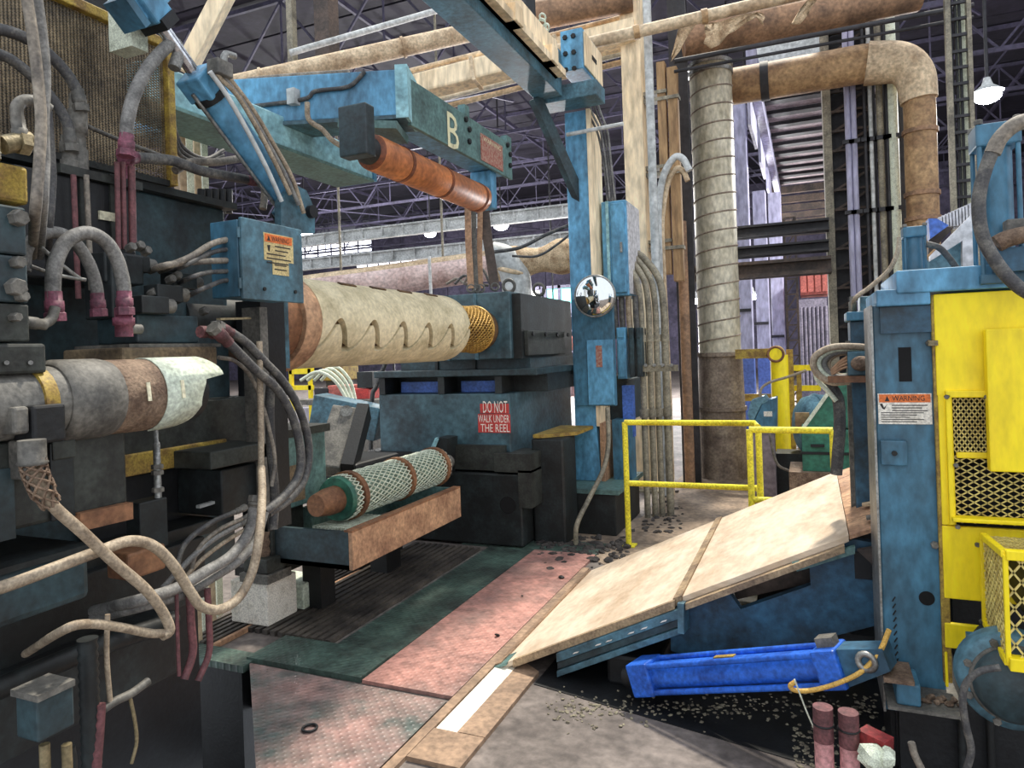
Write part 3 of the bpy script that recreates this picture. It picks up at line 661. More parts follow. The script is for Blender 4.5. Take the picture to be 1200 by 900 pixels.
# lettering
S = MB(); z1 = Y_(580, 473, HY).z; z0 = Y_(580, 507, HY).z; xa, xb = Y_(561, 490, HY).x, Y_(598, 490, HY).x
pn = t.p('warning_panel', MB().box(xa+.02, xb-.01, HY-.006, HY, z0+.17, z1).box(xa-.005, xb+.0, HY-.006, HY, z0, z0+.165), 'sign_red', under=low)
h = z1-z0
for s_, dx, ww, zz, hh in (('DO NOT', .05, .235, z0+.175, .105), ('WALK UNDER', .0, .30, z0+.09, .066), ('THE REEL', .02, .28, z0+.008, .068)):
    text(S, s_, ww, hh, (xa+dx, HY-.006, zz), (1, 0, 0), (0, 0, 1), (0, -1, 0), .003)
t.p('lettering', S, 'letter_white', under=low); t.done()
t = T('side_gear_frame', 'dark teal gear frame between reel housing and mirror column', 'machine')
t.p('body', MB().box(bx1+.18, -1.72, 6.93, 7.6, .95, 1.38), 'teal_dark', bevel=.01); t.p('leg', MB().box(bx1+.02, -2.0, 7.12, 7.5, 0, .95), 'machine_dark'); t.p('top_lip', MB().box(bx1+.18, -1.7, 6.9, 6.95, 1.34, 1.42), 'machine_olive'); t.done()
one('platform_edge', 'scuffed yellow-edged metal shelf lying beside the reel housing', 'shelf', MB().prism([(-2.2, 5.75, .93), (-1.95, 6.0, .93), (-1.95, 6.5, .93), (-2.28, 6.5, .93), (-2.28, 5.75, .93)], (0, 0, .03)), 'yellow_old')
one('support_block', 'dark block under the yellow-edged metal shelf', 'block', MB().box(bx1+.01, -2.0, 5.75, 6.1, .0, .925), 'machine_dark', bevel=.02)
# ------------------------------------------------------------------ mirror column with the overhead beam
CY = 6.55
t = T('mirror_column', 'tall blue steel column with bolted plate, carrying the overhead beam', 'column')
x0, x1 = Y_(667, 300, CY).x, Y_(693, 300, CY).x; ztp = 4.02
t.p('shaft', MB().box(x0, x1, CY, CY+.34, .42, ztp), 'sky_blue', bevel=.008)
t.p('flange', MB().box(x1, x1+.035, CY-.02, CY+.36, .95, ztp), 'cream')  # cream colour carries the warm light on the column's side face
xb = Y_(721, 440, CY-.05).x; zA, zB = Y_(700, 350, CY).z, Y_(700, 475, CY).z
t.p('bolted_plate', MB().box(x0+.03, xb, CY-.06, CY-.0, zB, zA), 'machine_blue', bevel=.005)
t.p('cover_plate', MB().box(x0+.17, xb-.01, CY-.075, CY-.06, zB+.01, zA-.4), 'sky_blue', bevel=.004)
t.p('notice', MB().box(x0+.26, x0+.32, CY-.08, CY-.075, Y_(700, 430, CY).z, Y_(700, 405, CY).z), 'sign_redbrown')
t.p('gusset', MB().prism([(x0, CY-.03, .95), (x1, CY-.03, .95), (x1+.03, CY-.03, .425), (x0-.18, CY-.03, .425)], (0, .3, 0)), 'sky_blue')
t.p('foot_web', MB().box(x1+.03, x1+.07, CY-.02, CY+.3, .42, .98), 'rust_pale'); t.p('foot_leg', MB().box(x1+.12, x1+.3, CY+.1, CY+.3, .42, 1.0), 'machine_blue')
t.p('hand_bar', MB().cyl(Y_(664, 158, CY-.1), Y_(700, 150, CY-.1)+V((.25, 0, .0)), .02, n=8), 'rail_white'); t.done()
t = T('column_plinth', 'dark teal plinth block beneath the blue mirror column', 'plinth')
t.p('block', MB().box(-2.34, -1.66, 6.15, 7.1, .0, .38), 'machine_dark', bevel=.01); t.p('top_plate', MB().box(-2.36, -1.62, 6.12, 7.12, .38, .42), 'green_grey'); t.done()
# convex mirror
c = Y_(697, 347, CY-.2); t = T('convex_mirror', 'round convex safety mirror bolted on the blue column', 'mirror')
d = (EYE + V((-1.5, -1, .2)) - c).normalized(); R = .19
prof = [(.0, R)] + [(.06*math.sin(i/8*math.pi/2), R*math.cos(i/8*math.pi/2)+1e-5) for i in range(1, 9)]
t.p('glass', MB().lathe(c, d, prof, 40), 'mirror'); t.p('rim', MB().torus(c, d, R, .012, 40, 8), 'steel')
t.p('back_dish', MB().lathe(c, -d, [(0, R), (.05, R*.6), (.06, .03)], 30), 'steel'); t.p('bracket', MB().cyl(c-d*.05, c-d*.05+V((0, .2, 0)), .02, n=8), 'steel'); t.done()
# overhead beam
t = T('overhead_beam', 'dark teal overhead box beam running to the mirror column top', 'beam')
oz = 4.05; ox0, ox1 = -2.30, -2.04
ob = t.p('box_girder', MB().box(ox0, ox1, 1.6, 6.19, oz, oz+.42), 'teal', bevel=.008)
t.p('side_channel', MB().box(ox1+.0, ox1+.1, 1.6, 6.0, oz+.1, oz+.16).box(ox1, ox1+.03, 1.6, 6.0, oz+.1, oz+.42), 'cream')
for k in range(5): t.p('side_stop', MB().box(ox1+.01, ox1+.12, 2.4+k*.8, 2.55+k*.8, oz+.1, oz+.24), 'cream', bevel=.006)
t.p('end_plate', MB().box(ox0-.02, -1.72, 6.2, 6.5, oz-.03, oz+.115), 'teal', bevel=.008)
t.p('knee_brace', MB().beam((-2.28, 6.1, oz), (-2.03, 6.62, 3.15), .07, .12), 'teal_dark'); t.done()
t = T('terminal_box', 'blue terminal box with bolted face on top of the mirror column', 'box')
a = Y_(656, 37, 6.2); b = Y_(681, 80, 6.2); bd = t.p('body', MB().box(a.x, b.x+.02, 6.2, 6.85, b.z-.0, a.z), 'sky_blue', bevel=.01)
t.p('side_cover', MB().box(b.x+.02, b.x+.035, 6.23, 6.82, b.z+.03, a.z-.03), 'cream', bevel=.004)  # cream instead of blue: warm side light put into the colour
t.p('handle_slot', MB().box(b.x+.035, b.x+.04, 6.45, 6.6, (a.z+b.z)/2-.02, (a.z+b.z)/2+.02), 'machine_black')
for i in range(3):
    for j in range(2): t.p('bolt', MB().hexb((a.x+.05+.08*j, 6.2, a.z-.07-i*.15), (0, -1, 0), .024, .02), 'machine_black')
t.done()
for k in range(4):
    pipe('control_cable', ['first', 'second', 'third', 'fourth'][k]+' thin cable hanging from the blue terminal box down the column', pts([(684+4*k, 106), (688+5*k, 130), (700+4*k, 155), (707+3*k, 190), (712+3*k, 235)], Y=6.6), .012, 'hose_grey' if k % 2 else 'hose_black', 'cable', 'cables hanging from the terminal box', n=6)
pipe('chain_hose', 'thick dark hose hanging beside the overhead beam', pts([(620, -10), (621, 15), (622, 38)], Y=5.6), .05, 'machine_black', 'hose', n=12)
random.seed(4)
m = MB()
for k in range(9): m.torus(Y_(638+random.uniform(-4, 4), 20+k*6, 5.9), (random.random(), random.random(), .3), .03, .009, 10, 5)
one('chain_bundle', 'tangle of pale chain links hanging beside the terminal box', 'chain', m, 'strand_pale', kind='stuff')
# electrical cabinet
EY = 6.75; a = Y_(704, 237, EY); b = Y_(737, 346, EY)
t = T('electrical_cabinet', 'tall blue electrical cabinet with side paled as if lit beside the mirror column', 'cabinet')
bd = t.p('body', MB().box(a.x, b.x, EY, EY+.55, b.z, a.z), 'sky_blue', bevel=.012); t.p('door', MB().box(a.x+.10, b.x-.015, EY-.03, EY, b.z+.03, a.z-.03), 'sky_blue', bevel=.008)
t.p('side_panel', MB().box(b.x, b.x+.012, EY+.03, EY+.52, b.z+.02, a.z-.02), 'corr'); t.p('frame_strip', MB().box(a.x+.05, a.x+.08, EY-.02, EY, b.z, a.z), 'cyan_pale')  # pale side panel: light washing over it is put into the colour
t.p('latch', MB().box(b.x-.06, b.x-.04, EY-.05, EY-.03, (a.z+b.z)/2-.05, (a.z+b.z)/2+.05), 'steel'); t.done()
for k in range(4):
    pipe('cabinet_cable', ['first','second','third','fourth'][k]+' black cable running down beneath the blue electrical cabinet', [V((a.x+.08+.07*k, EY+.1, b.z-.002)), V((a.x+.08+.07*k, EY+.1, b.z-.2)), V((a.x+.09+.07*k, EY+.1, b.z-.42))], .03, 'hose_black' if k != 2 else 'hose_beige', 'cable', 'cables beneath the electrical cabinet', n=8)
for k, (p0, p1, y0, y1, lb, mt) in enumerate(((722, 735, 384, 444, 'bright blue switch box beneath the electrical cabinet', 'sky_blue'), (736, 744, 384, 442, 'dark green switch box beneath the cabinet, beside the blue one', 'teal_dark'), (745, 753, 384, 442, 'dark green switch box beneath the cabinet, next to the conduits', 'teal_dark'))):
    q0 = Y_(p0, y0, EY+.02); q1 = Y_(p1, y1, EY+.02); t = T('switch_box', lb, 'box'); t.p('body', MB().box(q0.x, q1.x, EY+.02, EY+.25, q1.z, q0.z), mt, bevel=.006)
    t.p('lid', MB().box(q0.x+.012, q1.x-.012, EY+.005, EY+.02, q1.z+.02, q0.z-.12), mt, bevel=.004); t.p('lid', MB().box(q0.x+.012, q1.x-.012, EY+.005, EY+.02, q0.z-.1, q0.z-.02), mt, bevel=.004); t.done()
one('cover_sheet', 'narrow blue panel standing low behind the yellow handrail', 'panel', MB().box(Y_(729, 460, EY).x, Y_(741, 460, EY).x, EY, EY+.1, Y_(730, 512, EY).z, Y_(730, 452, EY).z), 'bluepanel')
pipe('floor_conduit', 'bent grey conduit leaning from the mirror column to the floor', [Y_(712, 478, 6.4), Y_(713, 520, 6.3), Y_(707, 550, 6.15), Y_(690, 585, 5.95), Y_(676, 615, 5.75), Z_(675, 640, 0)], .022, 'conduit', n=10)
# ------------------------------------------------------------------ reel
RX, RZ, RR = -2.65, 1.90, .255
RY0, RY1 = 3.05, 4.85
t = T('take_up_reel', 'pale cream reel sleeve with wavy interlocking slit, on rusty drum', 'reel')
def wave(f):   # slit height angle along the sleeve: slow rise, quick drop
    ph = ((RY0+(RY1-RY0)*f - 3.217)/.325) % 1.0
    c = math.cos(math.pi*ph/.35) if ph < .35 else -math.cos(math.pi*(ph-.35)/.65)
    return math.radians(-17.5 + 19.5*c)
def shell(gap, top, r0, r1):
    m = MB(); ny, na = 260, 30; vs = []
    for i in range(ny+1):
        f = i/ny; y = RY0+(RY1-RY0)*f; g = wave(f) if top else min(wave(f), wave(f+.02))
        fl_ = 1.0
        if top: aa, bb = g+gap, math.radians(180)
        else: aa, bb = g-gap, math.radians(-180)
        e = min(1, (1-f)/.05); rr = r0*(.92+.08*math.sqrt(max(0, 1-(1-e)**2)))
        for (r) in (rr, r1):
            for k in range(na+1):
                u = k/na; u = u*u*.5+u*.5; an = aa+(bb-aa)*u
                vs.append((RX+r*math.cos(an), y, RZ+r*math.sin(an)))
    W = 2*(na+1); fs = []
    for i in range(ny):
        for k in range(na): o = i*W; fs.append((o+k, o+k+1, o+W+k+1, o+W+k) if not top else (o+k+W, o+W+k+1, o+k+1, o+k))
    m.add(vs, fs, True); rim = []
    for i in range(ny):
        o = i*W; q = (o, o+na+1, o+W+na+1, o+W); rim.append(q if top else q[::-1])
    for i in (0, ny):
        for k in range(na): o = i*W; q = (o+k, o+k+1, o+na+1+k+1, o+na+1+k); rim.append(q if (i == 0) == (not top) else q[::-1])
    m.add(vs, rim)
    return m
t.p('drum', MB().lathe((RX, RY0-.0, RZ), (0, 1, 0), [(0, RR-.05), (RY1-RY0-.03, RR-.05)], 40), 'reel_gap')
up_ = t.p('sleeve_half', shell(math.radians(2.4), True, RR, RR-.045), 'reel', label='half shell of the sleeve above the wavy slit'); t.p('sleeve_half', shell(math.radians(4.0), False, RR, RR-.045), 'reel', label='half shell of the sleeve below the wavy slit')
for f in (.2, .38, .56, .76):
    y = RY0+(RY1-RY0)*f; t.p('top_slot', MB().beam((RX+.10, y, RZ+.237), (RX+.11, y+.14, RZ+.232), .03, .012, up=(.4, 0, .9)), 'reel_gap', under=up_)
t.p('end_flange', MB().lathe((RX, RY0-.03, RZ), (0, 1, 0), [(-.10, RR-.0), (-.04, RR+.01), (.0, RR+.012), (.03, RR-.002)], 44), 'rust_pale')
t.p('drum_ring', MB().lathe((RX, RY0-.34, RZ), (0, 1, 0), [(0, RR-.06), (.1, RR-.03), (.2, RR-.02), (.21, RR-.05), (.25, RR-.05)], 44), 'rust')
t.p('shaft_end', MB().lathe((RX, RY0-.75, RZ), (0, 1, 0), [(0, .12), (.42, .12)], 24), 'machine_dark'); t.done()
t = T('mandrel_neck', 'gold meshed mandrel neck between the reel end and the housing', 'mandrel')
t.p('core', MB().lathe((RX, RY1-.03, RZ), (0, 1, 0), [(0, .178), (.695, .178)], 36), 'reel_gap')
m = MB(); nr = 30
for k in range(nr):
    for sgn in (1, -1):
        P = [(RX+.19*math.cos(2*math.pi*k/nr+sgn*q*.42), RY1+.02+.5*q/4, RZ+.19*math.sin(2*math.pi*k/nr+sgn*q*.42)) for q in range(5)]
        m.tube(P, .007, 4, 1)
t.p('mesh_wrap', m, 'gold_mesh'); t.p('end_ring', MB().torus((RX, RY1+.53, RZ), (0, 1, 0), .192, .014, 40), 'gold_mesh'); t.done()
# ------------------------------------------------------------------ B beam, orange roll, straps
bxX = -2.35; ya, yb = X_(481, 117, bxX).y, X_(600, 190, bxX).y; zlo, zhi = X_(481, 146, bxX).z, X_(481, 92, bxX).z
t = T('lettered_beam', 'grey-green beam marked B with red notice above the orange roll', 'beam')
pl_ = t.p('face_plate', MB().box(bxX-.03, bxX, ya, yb, zlo, zhi), 'green_grey', bevel=.004)
t.p('box_body', MB().box(bxX-.25, bxX-.03, ya, yb-.05, zlo+.03, zhi-.02), 'sky_blue')
q = MB(); yB0, yB1 = X_(524, 150, bxX).y, X_(537, 150, bxX).y; zB0 = X_(530, 174, bxX).z; zB1 = X_(530, 134, bxX).z
text(q, 'B', (yB1-yB0)*1.0, zB1-zB0, (bxX+.001, yB0, zB0), (0, 1, 0), (0, 0, 1), (1, 0, 0), .002); t.p('lettering', q, 'letter_cream', under=pl_)
y0, y1 = X_(563, 170, bxX).y, X_(588, 170, bxX).y; z1 = X_(563, 156, bxX).z; z0 = X_(563, 187, bxX).z
t.p('notice', MB().box(bxX, bxX+.006, y0, y1, z0, z1), 'sign_redbrown', under=pl_); 
q = MB(); text(q, 'WARNING', (y1-y0)*.8, (z1-z0)*.16, (bxX+.006, y0+(y1-y0)*.1, z1-(z1-z0)*.24), (0, 1, 0), (0, 0, 1), (1, 0, 0))
t.p('notice_lettering', q, 'letter_cream', under=pl_)
for (px, py) in ((549, 152), (549, 166), (597, 181), (597, 194), (545, 140), (594, 170)):
    t.p('bolt', MB().hexb(X_(px, py, bxX), (1, 0, 0), .022, .02), 'machine_black')
t.p('top_lug', MB().box(bxX-.06, bxX, X_(545, 135, bxX).y, X_(550, 135, bxX).y, zhi, zhi+.08), 'green_grey'); t.p('top_lug', MB().box(bxX-.06, bxX, yb-.1, yb, zhi, zhi+.06), 'green_grey')
t.done()
ox, oz_ = -2.5, 2.985; y0, y1 = 3.72, 5.3
t = T('guide_roll', 'orange rusty guide roll hung under the beam marked B', 'roll')
t.p('barrel', MB().lathe((ox, y0, oz_), (0, 1, 0), [(0, .1), (.03, .115), (y1-y0-.02, .115), (y1-y0, .1)], 36), 'orange')
for f in (.2, .55, .93): t.p('ring', MB().lathe((ox, y0+(y1-y0)*f, oz_), (0, 1, 0), [(0, .119), (.035, .119)], 36), 'orange_dark')
t.p('hub', MB().lathe((ox, y0-.12, oz_), (0, 1, 0), [(0, .05), (.06, .085), (.12, .085)], 24), 'machine_black'); t.p('end_disc', MB().lathe((ox, y0-.02, oz_), (0, 1, 0), [(0, .085), (.022, .112)], 36), 'orange_dark')
t.p('bearing_block', MB().box(ox-.1, ox+.1, y0-.2, y0-.1, oz_-.07, oz_+.24), 'teal_dark', bevel=.01); t.p('bearing_block', MB().box(ox-.1, ox+.1, y1+.02, y1+.12, oz_-.08, oz_+.24), 'sky_blue', bevel=.01)
t.done()
for k, (P, w_, mt, lb) in enumerate((([(548, 232), (549, 285), (552, 338)], .06, 'rust_pale', 'rusty strap hanging from the orange roll end, first of four'), ([(555, 236), (556, 290), (558, 338)], .045, 'steel_dust', 'grey strap hanging from the orange roll end, second of four'), ([(563, 230), (562, 290), (563, 338)], .05, 'rust_pale', 'rusty strap hanging from the orange roll end, third of four'), ([(566, 232), (572, 285), (580, 336)], .09, 'brown_steel', 'dark slanting strap hanging from the orange roll end, last of four'))):
    q = pts(P, Y=5.85+.05*k); m = MB(); m.beam(q[0], q[1], w_, .02, up=FWD).beam(q[1], q[2], w_, .02, up=FWD)
    t = T('hanging_strap', lb, 'strap', 'straps hanging from the orange roll'); t.p('band', m, mt)
    t.p('end_link', MB().torus(q[2], FWD, .035, .012, 12, 6), 'steel_dust'); t.done()
random.seed(8)
for k in range(4):
    c0 = Y_(536+10*k, 338, 6.0); pipe('loose_cable', ['first','second','third','fourth'][k]+' loose cable scrap lying on top of the reel housing', [c0+V((-.12, 0, 0.05)), c0+V((-.03, .05, .1+.03*k)), c0+V((.08, 0, .04)), c0+V((.14, .02, .02))], .014, 'hose_black' if k % 2 else 'hose_dust', 'cable', 'cable scraps on the housing', n=6)
# blue arm
A0, A1 = D_(170, 134, 4.75), D_(480, 116, 4.62)
t = T('crane_arm', 'long bright blue box arm above the reel with cable along it', 'arm')
m = MB(); m.beam(A0, A1, .26, .30); bd = t.p('box_body', m, 'sky_blue', bevel=.01)
d = (A1-A0).normalized(); nrm = V((d.y, -d.x, 0)); nrm = -nrm if nrm.dot(FWD) > 0 else nrm
t.p('top_rail', MB().beam(A0+UP*.16, A1+UP*.16, .1, .03), 'rail_white'); t.p('bottom_plate', MB().beam(A0-UP*.16, A1-UP*.16, .28, .025), 'teal')
t.p('end_cap', MB().beam(A1-d*.06, A1+d*.02, .30, .34), 'cyan_pale')
t.p('cable', MB().tube([A0+nrm*.145-UP*.03, A0.lerp(A1, .3)+nrm*.145-UP*.05, A0.lerp(A1, .62)+nrm*.145-UP*.02, A0.lerp(A1, .68)+nrm*.15+UP*.03, A0.lerp(A1, .8)+nrm*.145+UP*.05, A0.lerp(A1, .86)+nrm*.145+UP*.14], .014, 7), 'hose_black')
t.p('cable_clamp', MB().box(*(lambda c: (c.x-.03, c.x+.03, c.y-.03, c.y+.03, c.z-.05, c.z+.05))(A0.lerp(A1, .6)+nrm*.15)), 'rail_white')
t.p('mount_plate', MB().beam(A0.lerp(A1, .76)-UP*.19, A0.lerp(A1, .97)-UP*.22, .34, .05), 'green_grey'); t.p('rope_clip', MB().tube([A0.lerp(A1, .4)+UP*.19, A0.lerp(A1, .6)+UP*.2, A0.lerp(A1, .78)+UP*.2], .02, 8), 'hose_dust')
t.done()
pipe('air_hose', 'pale hose dropping from the blue arm to the orange roll', pts([(360, 120), (362, 140), (378, 152), (390, 165), (412, 178)], D=4.45), .017, 'hose_beige', 'hose', n=8)
t = T('box_beam', 'pale blue-grey box beam beneath the blue arm, seen from below', 'beam')
t.p('box_body', MB().box(-3.42, -3.1, 2.6, 4.62, 3.08, 3.28), 'cyan_pale', bevel=.01); t.p('bottom_plate', MB().box(-3.44, -3.09, 2.6, 4.62, 3.06, 3.08), 'green_grey'); t.p('end_plate', MB().box(-3.43, -3.09, 4.62, 4.66, 3.07, 3.28), 'sky_blue'); t.done()
# ------------------------------------------------------------------ mesh-wrapped roll and trough
t = T('wrapped_roll', 'green roll wrapped in pale netting lying in the orange trough', 'roll')
wx, wz, wr = -2.9, .77, .15; w0, w1 = 3.78, 5.12
t.p('core', MB().lathe((wx, w0, wz), (0, 1, 0), [(0, wr-.02), (w1-w0, wr-.02)], 32), 'mesh_wrap')
m = MB(); nr = 26
for k in range(nr):
    for sg in (1, -1):
        P = [(wx+wr*math.cos(2*math.pi*k/nr+sg*q*.42), w0+.02+(w1-w0-.04)*q/10, wz+wr*math.sin(2*math.pi*k/nr+sg*q*.42)) for q in range(11)]
        m.tube(P, .005, 4, 1)
t.p('netting', m, 'strand_pale')
for f in (.07, .52, .93): t.p('tie_band', MB().lathe((wx, w0+(w1-w0)*f, wz), (0, 1, 0), [(0, wr+.014), (.045, wr+.014)], 32), 'rust')
t.p('end_disc', MB().lathe((wx, w0-.02, wz), (0, 1, 0), [(0, wr-.01), (.03, wr)], 32), 'gear_green'); t.p('hub', MB().lathe((wx, w0-.22, wz), (0, 1, 0), [(0, .07), (.12, .09), (.2, .09)], 20), 'rust')
t.p('stub_shaft', MB().lathe((wx, w1, wz), (0, 1, 0), [(0, .06), (.2, .06)], 16), 'steel_dust'); t.done()
t = T('roll_trough', 'orange-faced steel trough holding the netted roll above the floor', 'trough')
tx = -2.6; y0, y1 = X_(413, 640, tx).y, X_(540, 588, tx).y
zl, zh = .40, .63
t.p('front_plate', MB().box(tx-.03, tx, y0, y1, zl, zh), 'rust_pale', bevel=.004); t.p('end_plate', MB().box(tx-.62, tx-.03, y0, y0+.03, zl, zh), 'teal_dark'); t.p('end_plate', MB().box(tx-.62, tx-.03, y1-.03, y1, zl, zh), 'green_grey')
t.p('back_plate', MB().box(tx-.65, tx-.62, y0, y1, zl, zh+.05), 'green_grey'); t.p('floor_plate', MB().box(tx-.62, tx-.03, y0, y1, zl, zl+.03), 'machine_dark'); t.p('rim', MB().box(tx-.06, tx+.0, y0, y1, zh, zh+.012), 'rust')
t.p('leg', MB().box(tx-.6, tx-.45, y0+.25, y0+.4, .02, zl), 'machine_black'); t.p('leg', MB().box(tx-.6, tx-.45, y1-.4, y1-.2, .02, zl), 'machine_black')
q = MB()
for k in range(11): q.beam((tx-.42+.03*k, y0+.16, zh-.03), (tx-.40+.03*k, y0+.62, zh-.05), .016, .016)
q.beam((tx-.44, y0+.2, zh-.05), (tx-.08, y0+.2, zh-.05), .02, .02); q.beam((tx-.44, y0+.55, zh-.06), (tx-.08, y0+.55, zh-.06), .02, .02)
t.p('drip_grid', q, 'strand_pale'); t.done()
# tension arm and black base behind the trough
t = T('tension_arm', 'steel grey pivoting arm leaning behind the netted roll', 'arm')
p0, p1 = D_(406, 482, 5.9), D_(383, 553, 5.5); t.p('bar', MB().beam(p0, p1, .22, .16, up=FWD), 'steel_dust', bevel=.015); nr_ = (EYE-p0).normalized()
t.p('edge_plate', MB().beam(p0+RIGHT*.15, p1+RIGHT*.17, .1, .2, up=FWD), 'machine_black'); t.p('pivot_pin', MB().lathe(p0+nr_*.08, nr_, [(0, .05), (.05, .05)], 16), 'steel')
t.done()
one('pivot_base', 'squat black base under the leaning grey arm', 'base', MB().box(-3.75, -3.3, 4.55, 5.2, .0, .86), 'machine_black', bevel=.03)
one('cross_tube', 'blue-grey box tube joining the reel housing from behind the leaning arm', 'tube', MB().beam(D_(372, 480, 6.9), D_(448, 496, 6.8), .3, .32), 'teal', bevel=.01)
one('bolster', 'small olive bearing bolster beside the reel housing foot', 'block', MB().box(Y_(424, 545, 5.7).x, Y_(446, 545, 5.7).x, 5.7, 6.1, .0, Y_(430, 530, 5.7).z), 'machine_olive', bevel=.01)
# clutter seen under the reel
t = T('yellow_gate', 'small yellow tubular gate far behind the reel underside', 'gate'); Y = 9.2
for p0, p1, y0, y1 in ((338, 366, 432, 438), (338, 366, 452, 457)): a = Y_(p0, y0, Y); b = Y_(p1, y1, Y); t.p('rail', MB().box(a.x, b.x, Y, Y+.05, b.z, a.z), 'yellow')
for p in (340, 362): a = Y_(p, 432, Y); t.p('leg', MB().box(a.x-.03, a.x+.03, Y, Y+.05, 0, a.z), 'yellow')
t.done()
a = Y_(377, 428, 9.6); b = Y_(400, 446, 9.6); t = T('yellow_cabinet', 'yellow box unit far behind the reel underside', 'cabinet'); t.p('body', MB().box(a.x, b.x, 9.6, 10.1, b.z, a.z), 'yellow_old', bevel=.02); t.p('stand', MB().box(a.x+.04, b.x-.04, 9.65, 10.0, 0, b.z), 'dark_steel'); t.done()
for k in range(4): pipe('white_hose', ['first','second','third','fourth'][k]+' white hose arching over behind the leaning grey arm', pts([(352+8*k, 446), (372+7*k, 436-2*k), (392+6*k, 446), (408+3*k, 471)], D=9.0+.08*k), .022, 'strand_pale', 'hose', 'white hoses behind the leaning arm', n=7)
for k, (p0, p1, y0, y1, mt, lb) in enumerate(((384, 410, 452, 468, 'red_box', 'dull red carton on the bench under the reel, beside white hoses'), (404, 432, 456, 468, 'sign_red', 'bright red flat carton on the bench under the reel'), (368, 386, 455, 470, 'dark_steel', 'dark crate on the bench under the reel'), (418, 436, 436, 455, 'machine_dark', 'dark pump casing on the bench under the reel'))):
    one('carton' if k < 2 else 'crate', lb, 'box', slabY(8.9, p0, y0, p1, y1, .4), mt, bevel=.01)
one('work_bench', 'pale grey bench top far behind the leaning arm', 'bench', slabY(8.7, 345, 469, 446, 475, .8).box(-6.3, -6.25, 8.75, 9.4, 0, .9), 'steel_dust')
for k, (p0, p1) in enumerate(((350, 372), (378, 398))): one('floor_sign_board', ['pale lavender board standing under the far bench, nearer the hoses', 'pale lavender board standing under the far bench, beside the leaning arm'][k], 'board', slabY(9.6, p0, 478, p1, 520, .1), 'lavender')
m = MB()
for k in range(5): m.beam(Z_(414+4*k, 522-2*k, .03), Z_(434+3*k, 508+3*k, .03), .12, .03)
one('grating_piece', 'dark striped grating piece on the pale floor behind the leaning arm', 'grating', m, 'machine_black'); one('floor_sheet', 'pale sheet on the floor behind the leaning arm', 'sheet', MB().prism([Z_(330, 535, .001), Z_(455, 532, .001), Z_(455, 500, .001), Z_(330, 500, .001)], (0, 0, .011)), 'lavender')
pipe('cable_drop', 'black cable dropping behind the far end of the reel underside', pts([(452, 425), (446, 440), (440, 455), (436, 470), (434, 560)], D=7.5), .025, 'hose_black', 'cable', n=7)
# ------------------------------------------------------------------ dark mill machine; deep shade is partly put into its dark materials
HX = -2.55
ymax = X_(266, 330, HX).y; zt = X_(200, 232, HX).z
t = T('mill_frame', 'big dark teal mill frame carrying the guard, valves and hoses', 'machine')
fr = t.p('side_plate', MB().box(-3.4, HX, .1, ymax, .75, zt), 'teal_dark', bevel=.01)
t.p('top_ledge', MB().box(-3.42, HX+.05, .1, ymax+.03, zt, zt+.03), 'machine_dark')
t.p('lower_plate', MB().box(-3.4, HX-.05, .1, 2.35, -.9, .75), 'machine_black')
# level beams along the machine
def lev(px0, py0, py1, px1, X, d, mt, name, bev=.006):
    y0, y1 = X_(px0, py0, X).y, X_(px1, py0, X).y; q0, q1 = X_(px1, py0, X).z, X_(px1, py1, X).z
    t.p(name, MB().box(X-d, X, y0, y1, q1, q0), mt, bevel=bev)
lev(-40, 463, 514, 305, -2.42, .2, 'machine_olive', 'level_beam'); lev(120, 514, 536, 266, -2.40, .2, 'yellow_old', 'yellow_stripe')
lev(100, 536, 600, 262, -2.5, .2, 'machine_black', 'recess_plate')
lev(-60, 606, 622, 255, -2.34, .2, 'machine_dark', 'level_bar'); lev(-60, 628, 700, 240, -2.3, .2, 'machine_dark', 'lower_beam')  # shade low on the machine is put into the darker material
lev(-60, 715, 790, 205, -2.2, .15, 'machine_dark', 'lower_beam')  # darkened material carries the shade here too
t.p('vertical_bar', MB().box(-2.3, -2.2, X_(307, 450, -2.2).y, X_(316, 450, -2.2).y, X_(310, 600, -2.2).z, X_(310, 360, -2.2).z), 'steel_dust')
t.p('dark_post', MB().box(-2.5, -2.35, X_(308, 450, -2.35).y, X_(336, 450, -2.35).y, .9, X_(310, 352, -2.35).z), 'machine_black')
t.p('teal_post', MB().box(-2.55, -2.42, X_(325, 400, -2.42).y, X_(339, 400, -2.42).y, X_(330, 432, -2.42).z, X_(330, 350, -2.42).z), 'teal'); t.done()
one('dark_tank', 'dark brown tank wall behind the expanded metal guard', 'tank', MB().box(-3.6, -3.0, .1, X_(150, 100, -3.0).y, zt+.035, 3.5), 'machine_black', bevel=.02)
# guard
GX = -2.5; t = T('mesh_guard', 'expanded metal guard with yellow edge frame on the mill frame', 'guard')
gy0, gy1 = .55, X_(192, 120, GX).y; gz0, gz1 = zt+.035, X_(187, 57, GX).z
t.p('screen', MB().mesh_screen((GX, gy0, gz0), (0, gy1-gy0, 0), (0, 0, gz1-gz0), 62, 52, .0042, .004), 'mesh_steel', kind='stuff')
t.p('frame_bar', MB().box(GX-.02, GX+.03, gy1, gy1+.035, gz0, gz1+.04), 'yellow_old', bevel=.004); t.p('frame_bar', MB().box(GX-.02, GX+.03, gy0, gy1+.035, gz1, gz1+.04), 'yellow_old', bevel=.004)
t.p('frame_bar', MB().box(GX-.02, GX+.02, gy0, gy1, gz0-.005, gz0+.02), 'machine_dark'); t.done()
